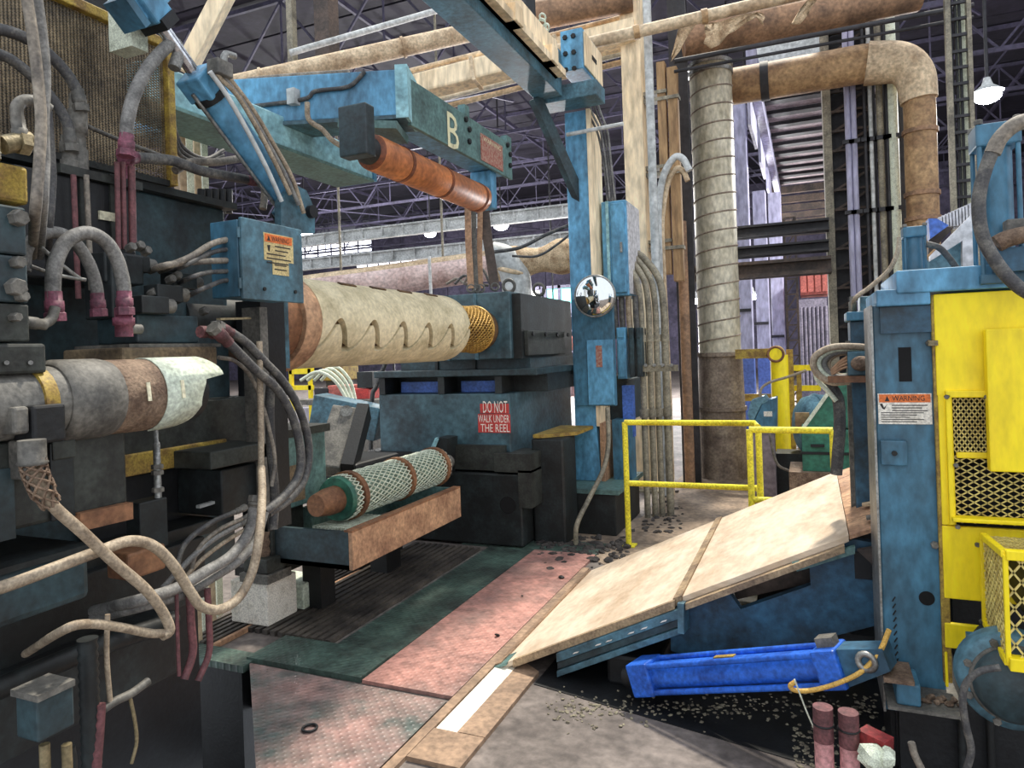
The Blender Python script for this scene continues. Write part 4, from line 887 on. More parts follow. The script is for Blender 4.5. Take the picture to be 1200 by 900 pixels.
# hose helper
def hose(label, P, r, mt, ends=(), X=None, cat='hose', group=None, name='hose', n=9, sub=6):
    # ends: (which, length, radius factor, material)
    Q = pts(P, X=X) if len(P[0]) != 3 or not isinstance(P[0], V) else P
    t = T(name, label, cat, group); t.p('tube', MB().tube(Q, r, n, sub), mt)
    for (wh, ln, rf, m2) in ends:
        a, b = (Q[0], Q[1]) if wh == 0 else (Q[-1], Q[-2]); d = (b-a).normalized()
        t.p('ferrule', MB().lathe(a-d*.01, d, [(0, r*rf*.9), (.006, r*rf), (ln*.55, r*rf), (ln*.56, r*rf*.88), (ln, r*rf*.88)], 14), m2)
        t.p('hex_nut', MB().hexb(a-d*.035, d, r*rf*1.12, .026), m2 if m2 == 'magenta' else 'steel_dust')
    t.done()
# black accumulator block and fittings
BX = -2.3
t = T('accumulator_block', 'black block with top plate and upright hose fittings before the guard', 'block')
y0, y1 = X_(18, 240, BX).y, X_(158, 240, BX).y; zp = X_(100, 200, BX).z
t.p('body', MB().box(BX-.2, BX, y0, y1, X_(90, 330, BX).z, zp-.03), 'machine_black', bevel=.008); t.p('top_plate', MB().box(BX-.2, BX+.02, X_(66, 195, BX).y, X_(162, 195, BX).y, zp-.03, zp-.0), 'machine_olive')
for (px, top) in ((93, 112), (82, 160), (148, 168)):
    q = X_(px, 197, BX-.05); h = X_(px, top, BX-.05).z-zp; mt = 'magenta' if px == 148 else 'steel_dust'
    t.p('fitting', MB().lathe((BX-.05, q.y, zp), (0, 0, 1), [(0, .03), (h*.3, .03), (h*.31, .024), (h*.5, .024), (h*.51, .031), (h*.8, .031), (h*.81, .026), (h, .026)], 12), mt)
for px in (97, 132): q = X_(px, 260, BX+.001); t.p('rib', MB().box(BX, BX+.008, q.y-.01, q.y+.01, X_(px, 300, BX).z, X_(px, 205, BX).z), 'machine_olive')
t.p('tag', MB().box(BX, BX+.01, X_(115, 254, BX).y, X_(139, 254, BX).y, X_(126, 259, BX).z, X_(126, 249, BX).z), 'paper_tab'); t.done()
# stacked manifold at the edge
MX = -1.9; t = T('valve_manifold', 'dark blue-green stacked manifold with hex plugs at the near end', 'manifold')
y0, y1 = X_(-30, 320, MX).y, X_(33, 320, MX).y
for k, (a, b, mt) in enumerate(((242, 300, 'teal_dark'), (300, 356, 'teal_dark'), (356, 402, 'machine_olive'))):
    t.p('block', MB().box(MX-.25, MX, y0, y1, X_(20, b, MX).z+.003, X_(20, a, MX).z), mt, bevel=.006)
t.p('base', MB().box(MX-.28, MX+.02, y0, X_(55, 420, MX+.02).y, X_(30, 438, MX).z, X_(30, 403, MX).z), 'machine_olive', bevel=.008)
for (px, py, r) in ((18, 256, .022), (17, 308, .016), (15, 337, .024), (22, 348, .014), (14, 372, .012)):
    t.p('plug', MB().hexb(X_(px, py, MX), (1, 0, 0), r, .03), 'steel_dust')
for px in (8, 36): t.p('cap_screw', MB().cyl(X_(px, 425, MX+.02), X_(px, 425, MX+.03), .006, n=8), 'steel')
t.done()
t = T('brass_valve', 'dusty brass valve body above the stacked manifold', 'valve'); q = X_(12, 200, -1.95)
t.p('body', MB().box(-2.05, -1.93, q.y-.09, q.y+.035, X_(5, 236, -1.93).z+.001, X_(5, 190, -1.93).z), 'yellow_old', bevel=.01); t.p('stem', MB().cyl(q+V((0, -.05, .02)), q+V((0, -.05, .09)), .025, n=10), 'brass')
t.p('side_port', MB().cyl(X_(2, 170, -1.95), X_(35, 164, -1.95), .025, n=12), 'brass'); t.p('hex_collar', MB().hexb(X_(20, 167, -1.95), (0, 1, 0), .032, .03), 'brass'); t.done()
# hoses before the guard
E1 = (0, .055, 1.25, 'steel_dust'); E1b = (1, .055, 1.25, 'steel_dust')
hose('upper black hose arching from the frame edge onto a grey fitting', [(-20, 30), (20, 40), (48, 56), (75, 82), (91, 108), (93, 118)], .019, 'hose_black', [(1, .05, 1.25, 'steel_dust')], X=-2.32)
hose('lower black hose curving below the upper one onto a short fitting', [(-20, 58), (10, 68), (40, 92), (66, 122), (80, 148), (82, 165)], .017, 'hose_black', [(1, .05, 1.25, 'steel_dust')], X=-2.28)
hose('grey elbow hose hooking over the dusty brass valve', [(24, 160), (21, 142), (20, 126), (28, 118), (46, 120), (58, 128)], .016, 'steel_dust', [E1], X=-1.95)
hose('long dusty hose hanging straight down past the guard, nearest the edge', [(30, -12), (38, 40), (44, 90), (48, 140), (46, 190), (42, 240), (40, 268, -1.98), (38, 300, -2.2)], .014, 'hose_dust', X=-1.85)
hose('long dusty hose hanging down past the guard, crossing its neighbour', [(42, -12), (49, 40), (53, 90), (51, 140), (52, 190), (50, 235), (48, 268, -2.0), (46, 300, -2.2)], .014, 'hose_grey', X=-1.87)
hose('thin dark hose hanging below the crossing pair of hoses', [(57, 130), (60, 170), (62, 215), (58, 270), (56, 330, -2.3)], .010, 'hose_black', X=-2.1)
hose('fat grey hose arching high up to the corner post of the guard', [(148, 172), (149, 145), (157, 112), (172, 82), (190, 60), (204, 50), (209, 62), (204, 80)], .023, 'hose_grey', [(0, .055, 1.2, 'magenta')], X=-2.2)
hose('thick black hose running from the red fitting past the guard post', [(152, 184), (178, 186), (205, 189), (235, 200), (265, 206), (298, 212)], .021, 'hose_black', [(1, .06, 1.15, 'pink_hose'), (0, .04, 1.2, 'magenta')], X=-2.3)
hose('dusty hose looping from the guard post round to the blue arm foot', [(205, 200), (225, 190), (255, 190), (290, 186), (307, 198), (310, 225), (308, 245)], .017, 'hose_dust', X=-2.35)
for k in range(3): hose(['upper', 'middle', 'lower'][k]+' thin dark hose sagging between guard post and blue arm', [(203, 145+10*k), (214, 172+6*k), (240, 186+3*k), (262, 176+6*k)], .009, 'hose_black', X=-2.5, group='thin hoses behind the guard post')
hose('thin straight grey tube slanting across the guard', [(98, 146), (140, 164), (188, 182)], .008, 'steel_dust', X=-2.36, name='tube', cat='tube')
# arched pair
hose('nearer fat grey arching hose with magenta ends beside the manifold', [(64, 362), (62, 335), (66, 305), (80, 281), (102, 273), (124, 283), (138, 306), (145, 335), (146, 356)], .021, 'hose_grey', [(0, .06, 1.2, 'magenta'), (1, .05, 1.2, 'magenta')], X=-1.98)
hose('farther fat grey arching hose behind the nearer one', [(28, 318), (31, 292), (46, 276), (68, 273), (88, 284), (104, 308), (113, 335), (115, 358)], .019, 'hose_grey', [(1, .05, 1.2, 'magenta')], X=-2.1)
t = T('swivel_fitting', 'magenta swivel fitting standing under the nearer arching hose', 'fitting'); q = X_(145, 378, -2.0); t.p('body', MB().lathe(q-V((0, 0, .045)), (0, 0, 1), [(0, .026), (.035, .026), (.036, .032), (.06, .032), (.061, .026), (.09, .026)], 14), 'magenta'); t.p('side_port', MB().cyl(q+V((0, .0, -.02)), q+V((0, .06, -.02)), .016, n=10), 'steel_dust'); t.done()
hose('short grey elbow pipe from the manifold to the arching hose', [(34, 378), (48, 380), (60, 374), (65, 360)], .014, 'steel_dust', [E1], X=-1.96, name='elbow_pipe', cat='pipe')
for k, (px, y0, y1, r) in enumerate(((137, 190, 292, .009), (144, 190, 292, .009), (154, 195, 292, .013))): hose(['first', 'second', 'third'][k]+' pink hose standing upright behind the arching hoses, counted from the guard edge', [(px, y0), (px+1, (y0+y1)/2), (px+2, y1)], r, 'pink_hose', X=-2.25)
for k, (px, y0, y1, mt) in enumerate(((86, 205, 350, 'pink_hose'), (101, 205, 340, 'hose_dust'))): hose(['pink', 'dusty'][k]+' thin hose dropping behind the farther arching hose', [(px, y0), (px+3, (y0+y1)/2), (px+6, y1)], .009, mt, X=-2.26)
for k in range(2): hose(['long', 'short'][k]+' thin steel tube poking out behind the arching hoses', [(36+12*k, 312-22*k), (66+12*k, 322-7*k), (100-4*k, 328)], .006, 'steel', X=-2.05, name='tube', cat='tube')
# solenoid valves
VX = -2.1
t = T('valve_bank', 'dark bank of four solenoid valves on a green block with tan ledge', 'valve')
y0, y1 = X_(161, 386, VX).y, X_(233, 386, VX).y; zb0, zb1 = X_(195, 402, VX).z, X_(195, 369, VX).z
t.p('green_block', MB().box(VX-.2, VX, y0, y1, zb0, zb1), 'teal_dark', bevel=.006)
t.p('ledge', MB().box(VX-.25, VX+.04, X_(143, 418, VX+.04).y, X_(255, 418, VX+.04).y, X_(195, 430, VX).z, X_(195, 407, VX).z), 'ledge', bevel=.008); t.p('ledge_top', MB().box(VX-.24, VX+.03, X_(144, 405, VX).y, X_(252, 405, VX).y, X_(195, 407, VX).z, X_(195, 403, VX).z), 'steel_dust')
for (px, py, xo) in ((178, 312, -.12), (232, 332, -.1), (216, 346, -.02), (200, 359, .02)):
    q = X_(px, py, VX+xo); v_ = t.p('valve_body', MB().box(q.x-.04, q.x+.03, q.y-.14, q.y-.03, q.z-.03, q.z+.03), 'machine_dark', bevel=.004)
    t.p('solenoid', MB().lathe(q-V((0, .04, 0)), (0, 1, 0), [(0, .026), (.045, .026), (.05, .02)], 16), 'steel_dust', under=v_); t.p('override_pin', MB().torus(q+V((0, .012, 0)), (0, 1, 0), .012, .004, 12, 5), 'machine_black', under=v_)
t.p('pilot_block', MB().box(VX-.2, VX-.06, X_(146, 340, VX).y, X_(165, 340, VX).y, X_(155, 372, VX).z, X_(155, 296, VX).z), 'machine_dark', bevel=.006); t.p('upper_block', MB().box(VX-.2, VX-.08, X_(143, 320, VX).y, X_(188, 320, VX).y, X_(160, 330, VX).z, X_(160, 294, VX).z), 'machine_dark', bevel=.006)
for (px, py) in ((150, 292), (160, 290), (168, 296), (197, 329), (204, 325), (176, 345), (182, 350), (236, 366)):
    q = X_(px, py, VX-.03); t.p('cap_nut', MB().hexb(q, (1, 0, .3), .016, .03), 'steel_dust')
for k in range(5): q = X_(152+22*k, 427, VX+.045); t.p('ledge_bolt', MB().hexb(q, (1, 0, 0), .007, .01), 'steel')
t.p('coil_cover', MB().sphere(X_(176, 360, VX), .03, 12, 8, (1, 1.9, .8)), 'steel_dust'); t.done()
# conduits into the junction box
for k, (yb, P) in enumerate(((279, [(188, 318, -2.3), (205, 309), (225, 300), (250, 285), (276, 279)]), (292, [(196, 320, -2.3), (215, 312), (235, 302), (255, 294), (277, 292)]), (306, [(176, 318, -2.3), (190, 312), (215, 308), (245, 306), (278, 305)]), (318, [(200, 336, -2.3), (222, 326), (240, 320), (260, 318), (279, 318)]), (328, [(208, 354, -2.3), (230, 342), (248, 334), (262, 329), (280, 328)]))):
    hose('%s grey conduit plugged into the side of the warning box' % ['topmost', 'second', 'third', 'fourth', 'lowest'][k], P, .012 if k in (0, 2) else .009, 'hose_dust' if k in (0, 2) else 'hose_black', [(1, .03, 1.25, 'steel_dust')], X=-2.06, cat='conduit', group='conduits into the warning box', name='flex_conduit')
# junction box
JX = -1.98; ya, yb = X_(284, 300, JX).y, X_(355, 310, JX).y; z1, z0 = X_(284, 254, JX).z, X_(284, 350, JX).z
t = T('junction_box', 'teal steel junction box with worn orange warning label', 'box')
t.p('body', MB().box(JX-.16, JX-.02, ya, yb-.01, z0+.01, z1-.008), 'machine_blue', bevel=.004); dr = t.p('door', MB().box(JX-.016, JX, ya, yb, z0, z1), 'teal', bevel=.004)
y0, y1 = X_(309, 290, JX).y, X_(343, 290, JX).y; q1, q0 = X_(309, 272, JX).z, X_(309, 304, JX).z
t.p('warning_label', MB().box(JX, JX+.002, y0, y1, q0, q1), 'sign_cream', under=dr); t.p('label_header', MB().box(JX+.002, JX+.003, y0+.004, y1-.008, q1-.036, q1-.004), 'sign_orange', under=dr)
t.p('small_label', MB().box(JX, JX+.002, y0+.045, y1-.03, q0-.055, q0), 'sign_cream', under=dr)
q = MB(); W = y1-y0; text(q, '\u26a0 WARNING' if False else 'WARNING', W*.6, .02, (JX+.003, y0+W*.24, q1-.031), (0, 1, 0), (0, 0, 1), (1, 0, 0), .001); q.prism([(JX+.0035, y0+W*.1, q1-.031), (JX+.0035, y0+W*.2, q1-.031), (JX+.0035, y0+W*.15, q1-.011)], (.001, 0, 0))
for k in range(5): q.box(JX+.002, JX+.0028, y0+W*(.36 if k < 2 else .08), y0+W*(.9-.09*(k % 3)), q1-.052-.017*k, q1-.047-.017*k)
q.prism([(JX+.0025, y0+W*.1, q1-.05), (JX+.0025, y0+W*.2, q1-.047), (JX+.0025, y0+W*.17, q1-.075), (JX+.0025, y0+W*.13, q1-.07)], (.001, 0, 0))
for k in range(2): q.box(JX+.002, JX+.0028, y0+.055, y1-.045, q0-.018-.018*k, q0-.013-.018*k)
t.p('lettering', q, 'letter_black', under=dr)
for zz in (z0+.06, z1-.06): t.p('hinge', MB().cyl((JX-.01, ya-.006, zz-.02), (JX-.01, ya-.006, zz+.02), .007, n=8), 'teal')
for yy in (ya+.11, ya+.29): t.p('door_screw', MB().cyl((JX, yy, z0+.045), (JX+.006, yy, z0+.045), .008, n=8), 'machine_dark')
t.done()
# ball valve and the hose bundle
t = T('ball_valve', 'pink-red ball valve with flat brass lever handle', 'valve'); q = X_(242, 389, -2.0)
t.p('body', MB().lathe(q-V((0, .03, 0)), (0, 1, 0), [(0, .022), (.03, .022), (.031, .016), (.05, .016), (.051, .026), (.11, .026), (.111, .018), (.14, .018)], 8), 'pink_hose'); t.p('bonnet', MB().cyl(q+V((0, .04, 0)), q+V((0, .04, .04)), .014, n=10), 'steel'); t.p('lever', MB().beam(X_(256, 374, -2.0), X_(292, 373, -2.0), .02, .008), 'brass'); t.done()
hose('thick black hose falling from the ball valve, outer curve', [(262, 386), (284, 398), (306, 420), (334, 450), (354, 488), (362, 528), (356, 562), (338, 586), (314, 602)], .017, 'hose_black', [(0, .05, 1.3, 'pink_hose')], X=-1.98)
hose('thick black hose falling from the ball valve, inner curve', [(256, 390), (276, 410), (300, 434), (326, 458), (344, 492), (352, 528), (350, 556), (334, 580), (310, 600)], .018, 'hose_black', [(0, .07, 1.35, 'pink_hose')], X=-1.95)
hose('grey thick hose between the two falling black hoses', [(270, 388), (292, 404), (316, 430), (338, 456)], .016, 'hose_grey', X=-2.02)
hose('thin brown hose curving down from the tan ledge', [(256, 419), (275, 423), (293, 440), (306, 470), (316, 505), (322, 540), (318, 570)], .008, 'hose_dust', X=-2.03)
hose('black upright hose behind the falling hoses', [(318, 440), (316, 480), (318, 530), (322, 580), (320, 620)], .02, 'hose_black', X=-2.1)
hose('pale upright pipe crossing the falling hoses', [(304, 400), (305, 460), (306, 520), (306, 552)], .012, 'hose_beige', X=-1.98, name='pipe', cat='pipe')
hose('long pale hose dipping in a deep loop below the hose bundle', [(-20, 695), (20, 682), (70, 663), (118, 645), (152, 634), (180, 640), (203, 662), (222, 692), (237, 711), (258, 714), (280, 700), (296, 668), (304, 625), (307, 580, -1.86), (306, 548, -1.96)], .0155, 'hose_beige', X=-1.75)
hose('thick pale hose swinging down from the bundle towards the pipes', [(298, 592), (292, 622), (272, 650), (240, 670), (205, 690), (160, 704), (110, 716, -2.2)], .019, 'hose_grey', [(0, .02, 1.2, 'steel_dust')], X=-1.9)
hose('thick pale hose beneath the swinging one', [(310, 600), (300, 632), (282, 655), (250, 676), (215, 696), (160, 712), (110, 724, -2.2)], .017, 'hose_grey', X=-1.93)
for k, P in enumerate(([(288, 606), (255, 622), (230, 648), (222, 690)], [(286, 612), (250, 632), (222, 656), (190, 690)], [(292, 618), (262, 636), (230, 662), (196, 704)], [(280, 598), (245, 614), (215, 640), (205, 680)])):
    hose(['first', 'second', 'third', 'fourth'][k]+' slim hose of the fan of hoses dropping behind the deep loop', P, (.008, .011, .008, .01)[k], ('hose_dust', 'hose_grey', 'hose_beige', 'hose_black')[k], [(0, .03, 1.3, 'steel_dust')], X=-2.05, group='fan of slim hoses')
# braided hose
P = pts([(38, 535), (42, 556), (60, 590), (98, 625), (135, 660), (170, 690), (190, 716), (199, 738), (190, 745)], X=-1.72)
t = T('braided_hose', 'tan hose with braided collar sweeping down from the spindle clamp', 'hose'); t.p('tube', MB().tube(P, .0145, 10, 6), 'yellow_old' if False else 'hose_beige')
m = MB(); Q = spline(P[:4], 8)
for s_ in (1, -1):
    for k in range(6):
        hx = []
        for i in range(17):
            q = Q[i]; d = (Q[i+1]-Q[i]).normalized(); a_ = d.orthogonal().normalized(); b_ = d.cross(a_); an = 2*math.pi*k/6+s_*i*.35; hx.append(q+(a_*math.cos(an)+b_*math.sin(an))*(.027 if i < 14 else .022))
        m.tube(hx, .0035, 4, 1)
t.p('braid', m, 'dust_brown'); t.p('collar', MB().lathe(P[0]+V((0, 0, .04)), (0, 0, -1), [(0, .03), (.05, .03), (.055, .034), (.06, .03)], 16), 'steel_dust'); t.done()
hose('pale hose joining the braided hose low down from the dark side', [(30, 766, -2.2), (75, 738), (105, 731), (140, 735), (175, 742), (192, 742)], .012, 'hose_beige', X=-1.72)
for k, (P, r) in enumerate((([(207, 690), (208, 740), (210, 792)], .006), ([(222, 690), (224, 730), (226, 765), (216, 796)], .013), ([(243, 690), (245, 730), (245, 765), (232, 798)], .011))): hose(['thin dark red hose hanging lowest beside two thicker red ones', 'thick dark red hose hanging below the deep loop, the middle one', 'dark red hose hanging below the deep loop, nearest the floor plate'][k], P, r, 'pink_hose', X=-1.9)
# spindle
SX = -1.95; q = X_(100, 470, -1.85); sz = q.z; 
def sy(px): return X_(px, 472, -1.84).y
t = T('dusty_spindle', 'dusty horizontal spindle with steel collar, brown sleeve and pale paper end', 'spindle')
t.p('shaft', MB().lathe((SX, .6, sz), (0, 1, 0), [(0, .092), (sy(60)-.6, .092), (sy(60)-.59, .1), (sy(100)-.6, .1)], 36), 'steel_dust')
t.p('clamp_block', MB().box(SX+.04, SX+.125, sy(34), sy(73), sz-.10, sz-.0), 'machine_black', bevel=.008); t.p('clamp_block', MB().box(SX+.03, SX+.115, sy(14), sy(33), sz-.07, sz+.0), 'steel_dust', bevel=.008)
t.p('yellow_mark', MB().lathe((SX, sy(58), sz), (0, 1, 0), [(0, .1015), (sy(74)-sy(58), .1015)], 24), 'yellow_old')
col_ = t.p('collar', MB().lathe((SX, sy(88), sz), (0, 1, 0), [(0, .105), (.012, .118), (sy(152)-sy(88)-.03, .118), (sy(152)-sy(88), .112)], 40), 'steel_dust'); t.p('sleeve', MB().lathe((SX, sy(150), sz), (0, 1, 0), [(0, .113), (sy(215)-sy(150), .113)], 40), 'dust_brown')
m = MB(); n = 30; vs = []; fs = []
for i in range(n+1):
    an = math.radians(-80+215*i/n); e = sy(246)+.05*math.sin(i*.5)*.3 + (.055 if i > 14 else -.02) - (.10*max(0, (8-i)/8))
    for (yy, rr) in ((sy(196), .117), (e, .117), (e, .113), (sy(196), .113)): vs.append((SX+rr*math.cos(an), yy, sz+rr*math.sin(an)))
for i in range(n):
    for k in range(4): fs.append((i*4+k, i*4+(k+1) % 4, i*4+4+(k+1) % 4, i*4+4+k))
m.add(vs, fs, True); t.p('paper_sheet', m, 'paper')
for px in (173, 213): a_ = math.radians(8); t.p('paper_tab', MB().beam((SX+.122*math.cos(.35), sy(px), sz+.122*math.sin(.35)), (SX+.122*math.cos(-.12), sy(px), sz+.122*math.sin(-.12)), .012, .003, up=(1, 0, 0)), 'paper_tab')
t.p('core_shaft', MB().lathe((SX, sy(215), sz), (0, 1, 0), [(0, .095), (.12, .095)], 30), 'machine_black')
t.p('drop_clamp', MB().box(SX+.03, SX+.1, sy(30), sy(52), sz-.19, sz-.09), 'steel_dust', bevel=.006); t.done()
t = T('spindle_bracket', 'dusty block stepped under the spindle behind the collar', 'block'); t.p('body', MB().box(-2.3, -2.05, sy(60), sy(105), sz+.06, sz+.15), 'machine_olive', bevel=.006); t.p('cap', MB().box(-2.2, -2.08, sy(75), sy(92), sz+.15, sz+.165), 'steel_dust'); t.done()
# lower blocks
LX = -1.92; t = T('gear_casing', 'dark olive casing beneath the spindle with stepped plates', 'casing')
t.p('main_block', slabX(LX, -60, 528, 150, 640, .35), 'machine_olive', bevel=.01); t.p('front_plate', slabX(LX+.015, 60, 520, 88, 612, .014), 'machine_dark', bevel=.004)
t.p('blue_panel', slabX(LX+.01, -60, 560, 18, 650, .01), 'teal_dark'); t.p('cap', slabX(LX+.02, 62, 518, 90, 540, .05), 'machine_olive', bevel=.004)
t.p('lower_lip', MB().beam(X_(90, 612, LX+.01), X_(152, 598, LX+.01), .03, .05), 'rust'); t.done()
t = T('lower_blue_block', 'dark blue block low down under the pale looping hose', 'block'); t.p('body', slabX(-1.9, -60, 690, 108, 760, .35), 'teal_dark', bevel=.02); t.p('rim', slabX(-1.89, -60, 684, 110, 692, .36), 'machine_dark'); t.done()
one('rust_block', 'small rust-stained block behind the braided hose', 'block', slabX(-2.0, 150, 650, 195, 682, .1), 'rust', bevel=.008)
t = T('spring_plunger', 'upright steel plunger rod with stacked nuts below the sleeve', 'plunger'); q = X_(186, 600, -2.1)
t.p('rod', MB().lathe(q, (0, 0, 1), [(0, .012), (.24, .012), (.245, .008), (.30, .008)], 12), 'steel')
for z_ in (.02, .07, .13, .15): t.p('nut', MB().hexb(q+V((0, 0, z_)), (0, 0, 1), .02, .016), 'steel_dust')
t.p('seat', MB().box(q.x-.05, q.x+.02, q.y-.09, q.y+.02, q.z-.12, q.z+.05), 'machine_dark', bevel=.005); t.done()
# bearing block and stand
t = T('bearing_block', 'olive bearing block with overhanging cap under the hose bundle', 'block')
t.p('cap', slabX(-2.2, 247, 530, 318, 551, .3), 'machine_olive', bevel=.006); t.p('body', slabX(-2.25, 260, 551, 318, 606, .25), 'machine_dark', bevel=.006); q = X_(279, 529, -2.3); t.p('cap_bolt', MB().hexb(q, (0, 0, 1), .025, .03), 'steel_dust'); t.p('glint_bar', MB().beam(X_(232, 594, -2.3), X_(262, 585, -2.3), .02, .012), 'rail_white'); t.done()
WX = -3.2; t = T('roll_stand', 'grey-green upright stand plate with round hole carrying the netted roll', 'stand')
zf = 0
t.p('plate', MB().box(WX-.1, WX, X_(318, 630, WX).y, X_(357, 630, WX).y, .302, X_(330, 560, WX).z), 'machine_olive', bevel=.01); t.p('upper_block', MB().box(WX-.3, WX+.06, X_(316, 540, WX).y, X_(374, 540, WX).y, X_(350, 590, WX).z, X_(350, 505, WX).z), 'green_grey', bevel=.01)
q = X_(331, 616, WX+.001); t.p('hole', MB().cyl(q-V((.02, 0, 0)), q+V((.001, 0, 0)), .06, n=24), 'void'); t.p('top_ledge', MB().box(WX-.35, WX+.08, X_(300, 500, WX).y, X_(376, 500, WX).y, X_(350, 509, WX).z, X_(350, 500, WX).z), 'machine_olive'); t.p('foot', MB().box(WX-.3, WX-.1, X_(318, 690, WX).y, X_(350, 690, WX).y, .302, .36), 'machine_black'); t.p('tan_patch', MB().box(WX+.06, WX+.064, X_(322, 560, WX).y, X_(348, 560, WX).y, X_(335, 588, WX).z, X_(335, 545, WX).z), 'ledge'); t.done()
BXx = -3.17
m = MB().box(BXx-.3, BXx, X_(313, 705, BXx).y, X_(348, 690, BXx).y, .031, .30); one('pale_foot_block', 'pale cream foot block on the grooved floor plates', 'block', m, 'sign_white', bevel=.01)
m = MB().box(BXx-.28, BXx+.02, X_(352, 680, BXx).y, X_(379, 672, BXx).y, .031, .2); one('pale_foot_block', 'smaller pale block behind the cream foot block', 'block', m, 'paper', bevel=.01)
y0 = X_(306, 670, BXx).y
t = T('foot_pedestal', 'stepped metal pedestal standing on the cream foot block', 'pedestal'); t.p('base', MB().box(BXx-.2, BXx+.03, y0+.02, y0+.24, .302, .36), 'steel_dust', bevel=.006); t.p('step', MB().box(BXx-.18, BXx+.01, y0+.04, y0+.21, .36, .45), 'machine_olive', bevel=.006); t.p('screw', MB().lathe((BXx-.08, y0+.12, .45), (0, 0, 1), [(i*.03, .03+.012*(i % 2)) for i in range(12)], 14), 'dust_brown'); t.done()
# dark lower corner
t = T('pit_wall_plate', 'black side plate closing the pit under the mill frame', 'plate'); t.p('plate', MB().box(-3.4, -2.95, 2.95, 3.05, -1.2, -.02), 'machine_black'); t.p('lip', MB().box(-4.0, -2.93, 2.94, 3.1, -.02, .018), 'tread_green'); t.done()
t = T('limit_switch', 'small dark green switch box hanging low beneath the hoses', 'box'); t.p('body', slabX(-1.7, 44, 822, 88, 872, .08), 'teal_dark', bevel=.005); t.p('lid_edge', slabX(-1.69, 44, 816, 89, 824, .1), 'steel_dust')
for px in (52, 78): q = X_(px, 872, -1.72); t.p('cable_stub', MB().cyl(q-V((0, 0, .08)), q, .012, n=8), 'brass')
t.done()
q = X_(103, 765, -1.8); m = [(i*.012, .022+.004*(i % 2)) for i in range(50)]
one('corrugated_hose', 'dark corrugated hose standing upright at the pit edge', 'hose', MB().lathe((q.x, q.y, q.z-.55), (0, 0, 1), m, 12), 'machine_dark')
hose('thin tan rod hanging beside the corrugated hose', [(126, 720), (125, 770), (129, 822)], .007, 'hose_beige', X=-1.8, name='rod', cat='rod')
hose('thin twisted wire hanging into the dark pit', [(152, 815), (158, 845), (160, 870), (154, 895)], .005, 'brass', X=-1.8, name='wire', cat='wire')
hose('bent grey pipe fitting jutting out over the dark pit', [(112, 838), (135, 822), (155, 812), (174, 798)], .012, 'steel_dust', X=-1.8, name='pipe', cat='pipe')
hose('thick dark pipe running level below the lower blue block', [(-20, 815), (60, 780), (130, 752), (205, 728)], .03, 'machine_dark', X=-1.98, name='pipe', cat='pipe')
hose('dark pink pipe dropping beside the corrugated hose', [(118, 825), (116, 860), (112, 910)], .013, 'pink_hose', X=-1.78, name='pipe', cat='pipe')
hose('black pipe rising from the pit beneath the switch box', [(82, 876), (84, 890), (85, 915)], .012, 'machine_dark', X=-1.76, name='pipe', cat='pipe')
# arm cylinder with its hoses
AX = -2.2; b0, b1 = X_(345, 248, AX), X_(236, 98, AX); r0 = X_(180, 18, AX)
t = T('arm_cylinder', 'blue hydraulic cylinder with chrome rod slanting up over the box', 'cylinder'); d = (b1-b0).normalized()
t.p('barrel', MB().lathe(b0, d, [(0, .062), ((b1-b0).length, .062)], 24), 'sky_blue'); t.p('rod', MB().cyl(b1, r0, .026, n=20), 'chrome')
t.p('gland', MB().beam(b1-d*.05, b1+d*.05, .12, .12), 'sky_blue', bevel=.008); t.p('gland_ring', MB().lathe(b1-d*.07, d, [(0, .07), (.03, .07)], 20), 'machine_black'); t.p('foot_block', MB().beam(b0-d*.02, b0+d*.06, .13, .13), 'machine_blue', bevel=.008)
for s_ in (-1, 1): o_ = d.cross(V((1, 0, 0))).normalized()*.074*s_; t.p('tie_rod', MB().cyl(b0+o_, b1+o_, .008, n=8), 'steel')
d2 = (r0-b1).normalized(); t.p('rod_clevis', MB().beam(r0-d2*.02, r0+d2*.1, .1, .1), 'sky_blue', bevel=.008); t.p('clevis_clamp', MB().beam(r0-d2*.05, r0-d2*.01, .12, .08), 'machine_black'); t.done()
t = T('arm_bracket', 'blue clevis bracket behind the warning box holding the cylinder foot', 'bracket'); c = X_(348, 258, AX)
for s_ in (-.09, .04): t.p('cheek', MB().prism([X_(322, 274, AX+s_), X_(322, 236, AX+s_), X_(335, 216, AX+s_), X_(352, 224, AX+s_), X_(362, 246, AX+s_), X_(362, 274, AX+s_)], (.035, 0, 0)), 'teal' if s_ > 0 else 'machine_blue')
t.p('pin', MB().cyl(c+V((-.12, 0, .03)), c+V((.10, 0, .03)), .03, n=14), 'machine_black'); t.done()
t = T('rod_anchor', 'blue arm head block at the upper end of the chrome rod', 'block'); q = X_(163, 12, AX); t.p('block', MB().beam(X_(152, 14, AX-.02), X_(184, -12, AX-.02), .09, .09), 'sky_blue', bevel=.01); t.p('end_plate', MB().beam(X_(146, 19, AX-.02), X_(152, 14, AX-.02), .11, .11), 'machine_blue'); t.p('mount', MB().box(q.x-.2, q.x-.08, q.y+.03, q.y+.1, q.z-.1, q.z+.1), 'strand_pale'); t.done()
for k, (P, mt) in enumerate((([(250, 80), (258, 92), (278, 112), (300, 148), (322, 190), (340, 228)], 'hose_beige'), ([(258, 84), (268, 98), (288, 124), (312, 164), (334, 205), (350, 240)], 'hose_grey'), ([(262, 84), (272, 96), (296, 128), (320, 168), (342, 208), (356, 250)], 'hose_beige'), ([(246, 84), (266, 112), (288, 150), (312, 196), (330, 236)], 'rail_white'))):
    hose(['innermost', 'second', 'outermost', 'thin white'][k]+' pale hydraulic line running down along the blue arm cylinder', P, .010, mt, X=-2.1, group='lines along the arm cylinder')
